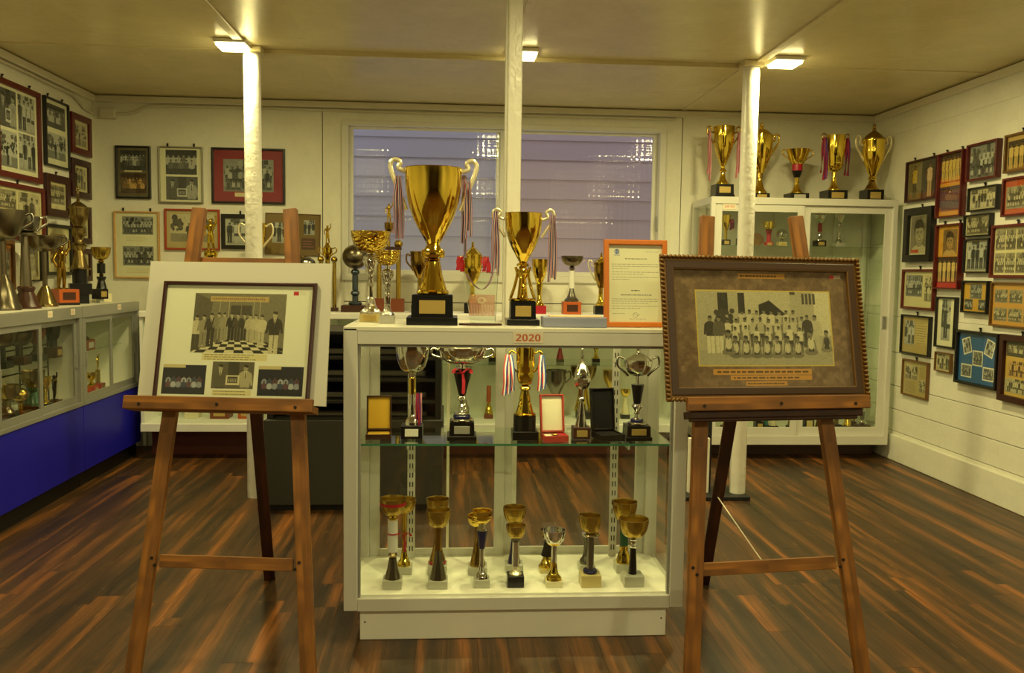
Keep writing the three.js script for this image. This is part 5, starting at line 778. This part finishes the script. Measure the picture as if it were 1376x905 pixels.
trophy('dark figure trophy low at the right of the nearer counter', [gx, D0, -4.6], 0.0042, [['base', 'wood_dark', 14, 6, 'plaque_gold'], ['figure', 'black', 34]], 1.5708);
trophy('green brown cup with a wide dark bowl in the middle of the nearer counter', [gx, D0, -4.37], 0.0041, [['slab', 'black', 22, 8], ['bell', 'green', 11, 6, 22], ['tall', 'bronze', 14, 7, 20]], 1.5708);
trophy('dark bowl on the upper shelf of the nearer counter, left of centre', [-2.1, U, -4.28], 0.0041, [['slab', 'wood_dark', 20, 10], ['tube', 'black', 4, 12], ['round', 'pewter', 15, 5, 16]], 1.5708);
trophy('gold ball trophy low in the nearer counter, left of centre', [gx, D0, -4.25], 0.004, [['slab', 'wood_dark', 18, 6], ['tube', 'brass', 3, 10], ['ball', 'brass', 9, 18]], 1.5708);
trophy('squat dark cup at the left end of the nearer counter', [gx, D0, -4.12], 0.004, [['slab', 'black', 20, 8], ['foot', 'pewter', 9, 4, 16], ['round', 'bronze', 14, 6, 18]], 1.5708);
trophy('slender gold cup low in the nearer counter, just right of the green brown cup', [gx, D0, -4.49], 0.0042, [['slab', 'black', 14, 6], ['foot', 'gold', 6, 3, 14], ['tall', 'gold', 8, 4, 18]], 1.5708);
trophy('bronze figure on a dark block at the back of the nearer counter', [bx, D0, -4.1], 0.004, [['base', 'wood_dark', 16, 12, 'plaque_gold'], ['figure', 'bronze', 40]], 1.5708);
trophy('black stemmed dark bowl at the left end of the nearer counter upper shelf', [-2.1, U, -4.12], 0.004, [['slab', 'black', 18, 8], ['tube', 'black', 4, 16], ['round', 'pewter', 16, 5, 18]], 1.5708);
trophy('dark orange-tipped cup on the nearer counter upper shelf, right of centre', [-2.1, U, -4.45], 0.0042, [['slab', 'black', 18, 8], ['foot', 'pewter', 7, 3, 12], ['tall', 'wood', 11, 4, 22]], 1.5708);

// on the tall cabinet
const R0 = TALL.top, rz = -5.57;
trophy('tall gold cup with dark handles and pink ribbons, leftmost on the tall cabinet', [1.75, R0, rz], 0.0048, [['base', 'black', 27, 19, 'plaque_gold', 1], ['foot', 'gold', 9, 3, 16], ['knop', 'gold', 5, 6], ['tube', 'gold', 3, 4], ['tall', 'gold', 14.5, 4, 52], ['ears', 'gold_dark', 15, 90, 13, 74, 8, 5, 1.2], ['ribbon', 'pink', -20, 90, 66, 3, 2, 2], ['ribbon', 'pink', 20, 90, 66, 3, 2, 2]]);
trophy('gold lidded cup half hidden by the right column, second on the tall cabinet', [2.0, R0, rz], 0.0048, [['base', 'black', 22, 8, 'plaque_gold'], ['foot', 'gold', 10, 3, 20], ['tube', 'gold_dark', 4, 8], ['tall', 'gold', 16, 5, 50], ['lid', 'gold', 15, 18], ['ears', 'gold', 16, 80, 13, 60, 9, 6, 1.4]]);
trophy('short wide gold cup with a red stem, middle of the tall cabinet', [2.25, R0, rz], 0.0048, [['base', 'black', 26, 9, 'plaque_silver'], ['foot', 'gold', 9, 3, 14], ['tube', 'gold', 3, 8], ['taper', 'black', 4, 7, 9, 'facet'], ['taper', 'red', 7, 7, 9], ['flare', 'gold', 16, 8, 20], ['loops', 'gold', 16, 67, 11, 54, 5, 0.8]]);
trophy('gold cup hung with red and blue ribbons, fourth on the tall cabinet', [2.502, R0, rz], 0.0048, [['base', 'black', 28, 14, 'plaque_gold'], ['foot', 'gold', 8, 3, 18], ['tube', 'gold', 3, 8], ['round', 'gold', 11, 4, 12], ['tall', 'gold', 13.5, 11, 37], ['loops', 'gold_dark', 13, 90, 12, 76, 6, 0.9], ['ribbon', 'bluered', -17, 86, 60, 4, 3, 3], ['ribbon', 'bluered', 16, 86, 56, 4, 2, 3]]);
trophy('gold lidded cup with bright curved handles, rightmost on the tall cabinet', [2.762, R0, rz], 0.0048, [['base', 'black', 24, 16, 'plaque_gold'], ['bell', 'gold_dark', 10, 4, 12], ['knop', 'gold', 6, 8], ['urn', 'gold', 15, 5, 48], ['lid', 'gold_dark', 15, 22], ['ears', 'gold_pale', 15, 78, 13, 56, 10, 8, 1.6]]);
// inside the tall cabinet
const s1 = 1.4005, s3 = 0.161, iz = -5.62;
trophy('little gold cup with a ribbon, left end of the tall cabinet upper shelf', [1.8, s1, iz], 0.0048, [['base', 'black', 11, 8, 'plaque_gold'], ['tube', 'gold', 2, 12], ['tall', 'gold', 6, 2, 22], ['ribbon', 'bluered', 7, 36, 16, 3, 2, 3]]);
trophy('little silver cup, second on the tall cabinet upper shelf', [1.9, s1, iz], 0.0048, [['base', 'black', 10, 10, 'plaque_silver'], ['foot', 'silver', 5, 2, 12], ['tall', 'silver', 7, 2, 20]]);
{ const t = thing('wooden_plaque', 'round pale wooden plaque leaning in the tall cabinet upper shelf', 'plaque', [2.03, s1, -5.72], 0); part('disc', new THREE.CylinderGeometry(0.05, 0.05, 0.012, 32).rotateX(Math.PI / 2).scale(1.3, 0.9, 1).rotateX(-0.08).translate(0, 0.047, 0), M.frame_tan, t); part('foot', box(0.06, 0.006, 0.04, 0, 0.003, 0, 0.001), M.wood, t); }
trophy('little red and gold two handled cup on the tall cabinet upper shelf', [2.092, s1, iz], 0.0048, [['base', 'red', 10, 6, 'plaque_gold'], ['tube', 'red', 3, 10], ['taper', 'red', 3, 5, 6], ['round', 'gold', 7, 3, 12], ['loops', 'gold', 7, 33, 5, 24, 3, 0.5]]);
trophy('small silver ball cup on a gold base in the tall cabinet', [2.182, s1, iz], 0.0048, [['base', 'marble_yellow', 11, 6, 'plaque_gold'], ['tube', 'silver_dark', 2, 4], ['ball', 'silver', 8, 14]]);
trophy('silver cup with a red striped stem behind the right glass door', [2.442, s1, iz], 0.0048, [['base', 'black', 14, 9, 'plaque_gold'], ['foot', 'silver', 6, 2, 12], ['tube', 'red', 2.6, 12], ['flare', 'silver', 9, 3, 11]]);
trophy('plain silver cup on a slim silver stem behind the right glass door', [2.575, s1, iz], 0.0048, [['base', 'plaque_silver', 13, 6, 'plaque_silver'], ['foot', 'silver', 5, 2, 14], ['vase', 'silver', 4, 14], ['flare', 'silver', 8, 3, 11]]);
trophy('gold cup at the left end of the tall cabinet bottom shelf', [1.84, s3, iz], 0.0048, [['base', 'black', 12, 6, 'plaque_gold'], ['foot', 'gold', 5, 2, 14], ['tall', 'gold', 7, 2, 20]]);
trophy('dark block trophy on the tall cabinet bottom shelf', [2.07, s3, iz], 0.0048, [['base', 'black', 12, 12, 'plaque_gold'], ['tube', 'black', 4, 12]]);
trophy('teal stemmed trophy on the tall cabinet bottom shelf', [2.118, s3, iz], 0.0048, [['base', 'black', 10, 6], ['tube', 'teal', 3, 24], ['round', 'gold', 6, 3, 9]]);
trophy('cream and gold cone trophy on the tall cabinet bottom shelf', [2.168, s3, iz], 0.0048, [['base', 'black', 12, 6], ['cone', 'gold_pale', 5, 1.5, 22], ['round', 'gold', 6, 2, 9]]);
trophy('small copper toned trophy left of the sliding door stile', [2.29, s3, iz], 0.0048, [['base', 'black', 10, 6], ['cone', 'bronze', 4, 1.5, 20], ['round', 'bronze', 6, 2, 8]]);
trophy('black block with a yellow label, just right of the sliding door stile', [2.41, s3, iz], 0.0048, [['base', 'black', 14, 18, 'marble_yellow']]);
trophy('thick gold column trophy on the tall cabinet bottom shelf', [2.486, s3, iz], 0.0048, [['bell', 'gold', 6, 4, 16], ['tube', 'gold', 4, 18]]);
trophy('small dark trophy behind the right leg of the right easel', [2.61, s3, iz], 0.0048, [['base', 'black', 12, 8], ['tube', 'bronze', 3, 14], ['round', 'bronze', 6, 2, 8]]);
trophy('broad gold foot trophy near the right end of the tall cabinet bottom', [2.69, s3, iz], 0.0048, [['base', 'black', 15, 6], ['bell', 'gold', 6, 2, 14], ['tube', 'gold', 2, 14], ['round', 'gold', 7, 3, 9]]);
trophy('tall silver trophy on a dark base, right end of the tall cabinet bottom', [2.782, s3, -5.6], 0.0048, [['base', 'wood_dark', 18, 8, 'plaque_gold'], ['knop', 'silver', 4, 8], ['tube', 'silver_dark', 3, 10], ['knop', 'silver', 5, 10], ['urn', 'silver_dark', 6, 3, 18], ['lid', 'silver_dark', 6, 8]]);
trophy('gold twin column trophy behind the tall silver one in the tall cabinet bottom', [2.77, s3, -5.74], 0.0048, [['base', 'wood_dark', 12, 8], ['columns', 'gold', 5, 1.6, 44], ['back', 'gold', -44], ['deck', 'gold', 14, 3], ['figure', 'gold', 14]]);

// inside the low cabinet, seen through the glass case
const s2 = 0.6135, sb = 0.2355, jz = -5.62;
trophy('pink tower shaped trophy on the low cabinet upper shelf', [0.705, s2, jz], 0.0049, [['slab', 'pewter', 10, 4], ['cone', 'red', 5, 1, 20]]);
trophy('small gold cup on the low cabinet upper shelf', [0.945, s2, jz], 0.0049, [['slab', 'black', 10, 5], ['foot', 'gold', 4, 1.5, 10], ['tall', 'gold', 6, 2, 14]]);
trophy('grey handled cup low in the low cabinet, seen over the red box', [0.68, sb, jz], 0.0049, [['slab', 'black', 14, 12], ['foot', 'gold', 8, 2, 20], ['urn', 'silver_dark', 14, 5, 34], ['loops', 'silver_dark', 14, 62, 9, 44, 6, 1]]);
trophy('wide copper toned bowl low in the low cabinet, centre', [0.865, sb, jz], 0.0049, [['slab', 'black', 18, 10], ['prongs', 'gold', 10, 4, 40], ['round', 'bronze', 18, 6, 24]]);
trophy('gold goblet low in the low cabinet, right of the copper bowl', [1.045, sb, jz], 0.0049, [['slab', 'black', 14, 8], ['foot', 'gold', 7, 2, 34], ['tall', 'brass', 10, 3, 24]]);
trophy('gold cone trophy low at the right end of the low cabinet', [1.15, sb, jz], 0.0049, [['slab', 'black', 12, 6], ['cone', 'gold_pale', 6, 2, 24], ['round', 'gold', 7, 2, 10]]);
trophy('orange and gold trophy low in the low cabinet behind the red bow', [0.235, sb, jz], 0.0049, [['slab', 'wood', 12, 6], ['bell', 'gold', 6, 2, 16], ['tube', 'orange_wood', 3, 22]]);
trophy('pale gold cup on the low cabinet upper shelf behind the wide silver bowl', [0.26, s2, jz], 0.0049, [['slab', 'black', 12, 6], ['foot', 'gold', 6, 2, 12], ['tall', 'gold_pale', 8, 3, 18]]);
trophy('silver cup in the low cabinet near the sliding door edge', [0.07, sb, jz], 0.0049, [['slab', 'black', 14, 10], ['foot', 'silver', 8, 2, 30], ['tall', 'silver', 11, 4, 30]]);
trophy('orange wooden block trophy under the left easel tray', [-1.33, sb, jz], 0.0049, [['base', 'orange_wood', 22, 16, 'plaque_gold'], ['figure', 'gold', 34]]);
trophy('red wooden block trophy under the left easel tray', [-1.5, sb, jz], 0.0049, [['base', 'wood', 24, 16, 'plaque_gold'], ['tube', 'brass', 3, 30], ['round', 'gold', 9, 3, 14]]);
trophy('small orange block trophy, rightmost under the left easel tray', [-1.15, sb, jz], 0.0049, [['base', 'orange_wood', 18, 14, 'plaque_gold'], ['cone', 'gold', 6, 2, 30], ['round', 'gold', 8, 3, 12]]);
trophy('pale cup at the left of the low cabinet under the left easel tray', [-1.68, sb, jz], 0.0049, [['slab', 'cream', 18, 14], ['foot', 'gold', 8, 2, 20], ['tall', 'gold', 9, 3, 20]]);
renderer.render(scene, camera);
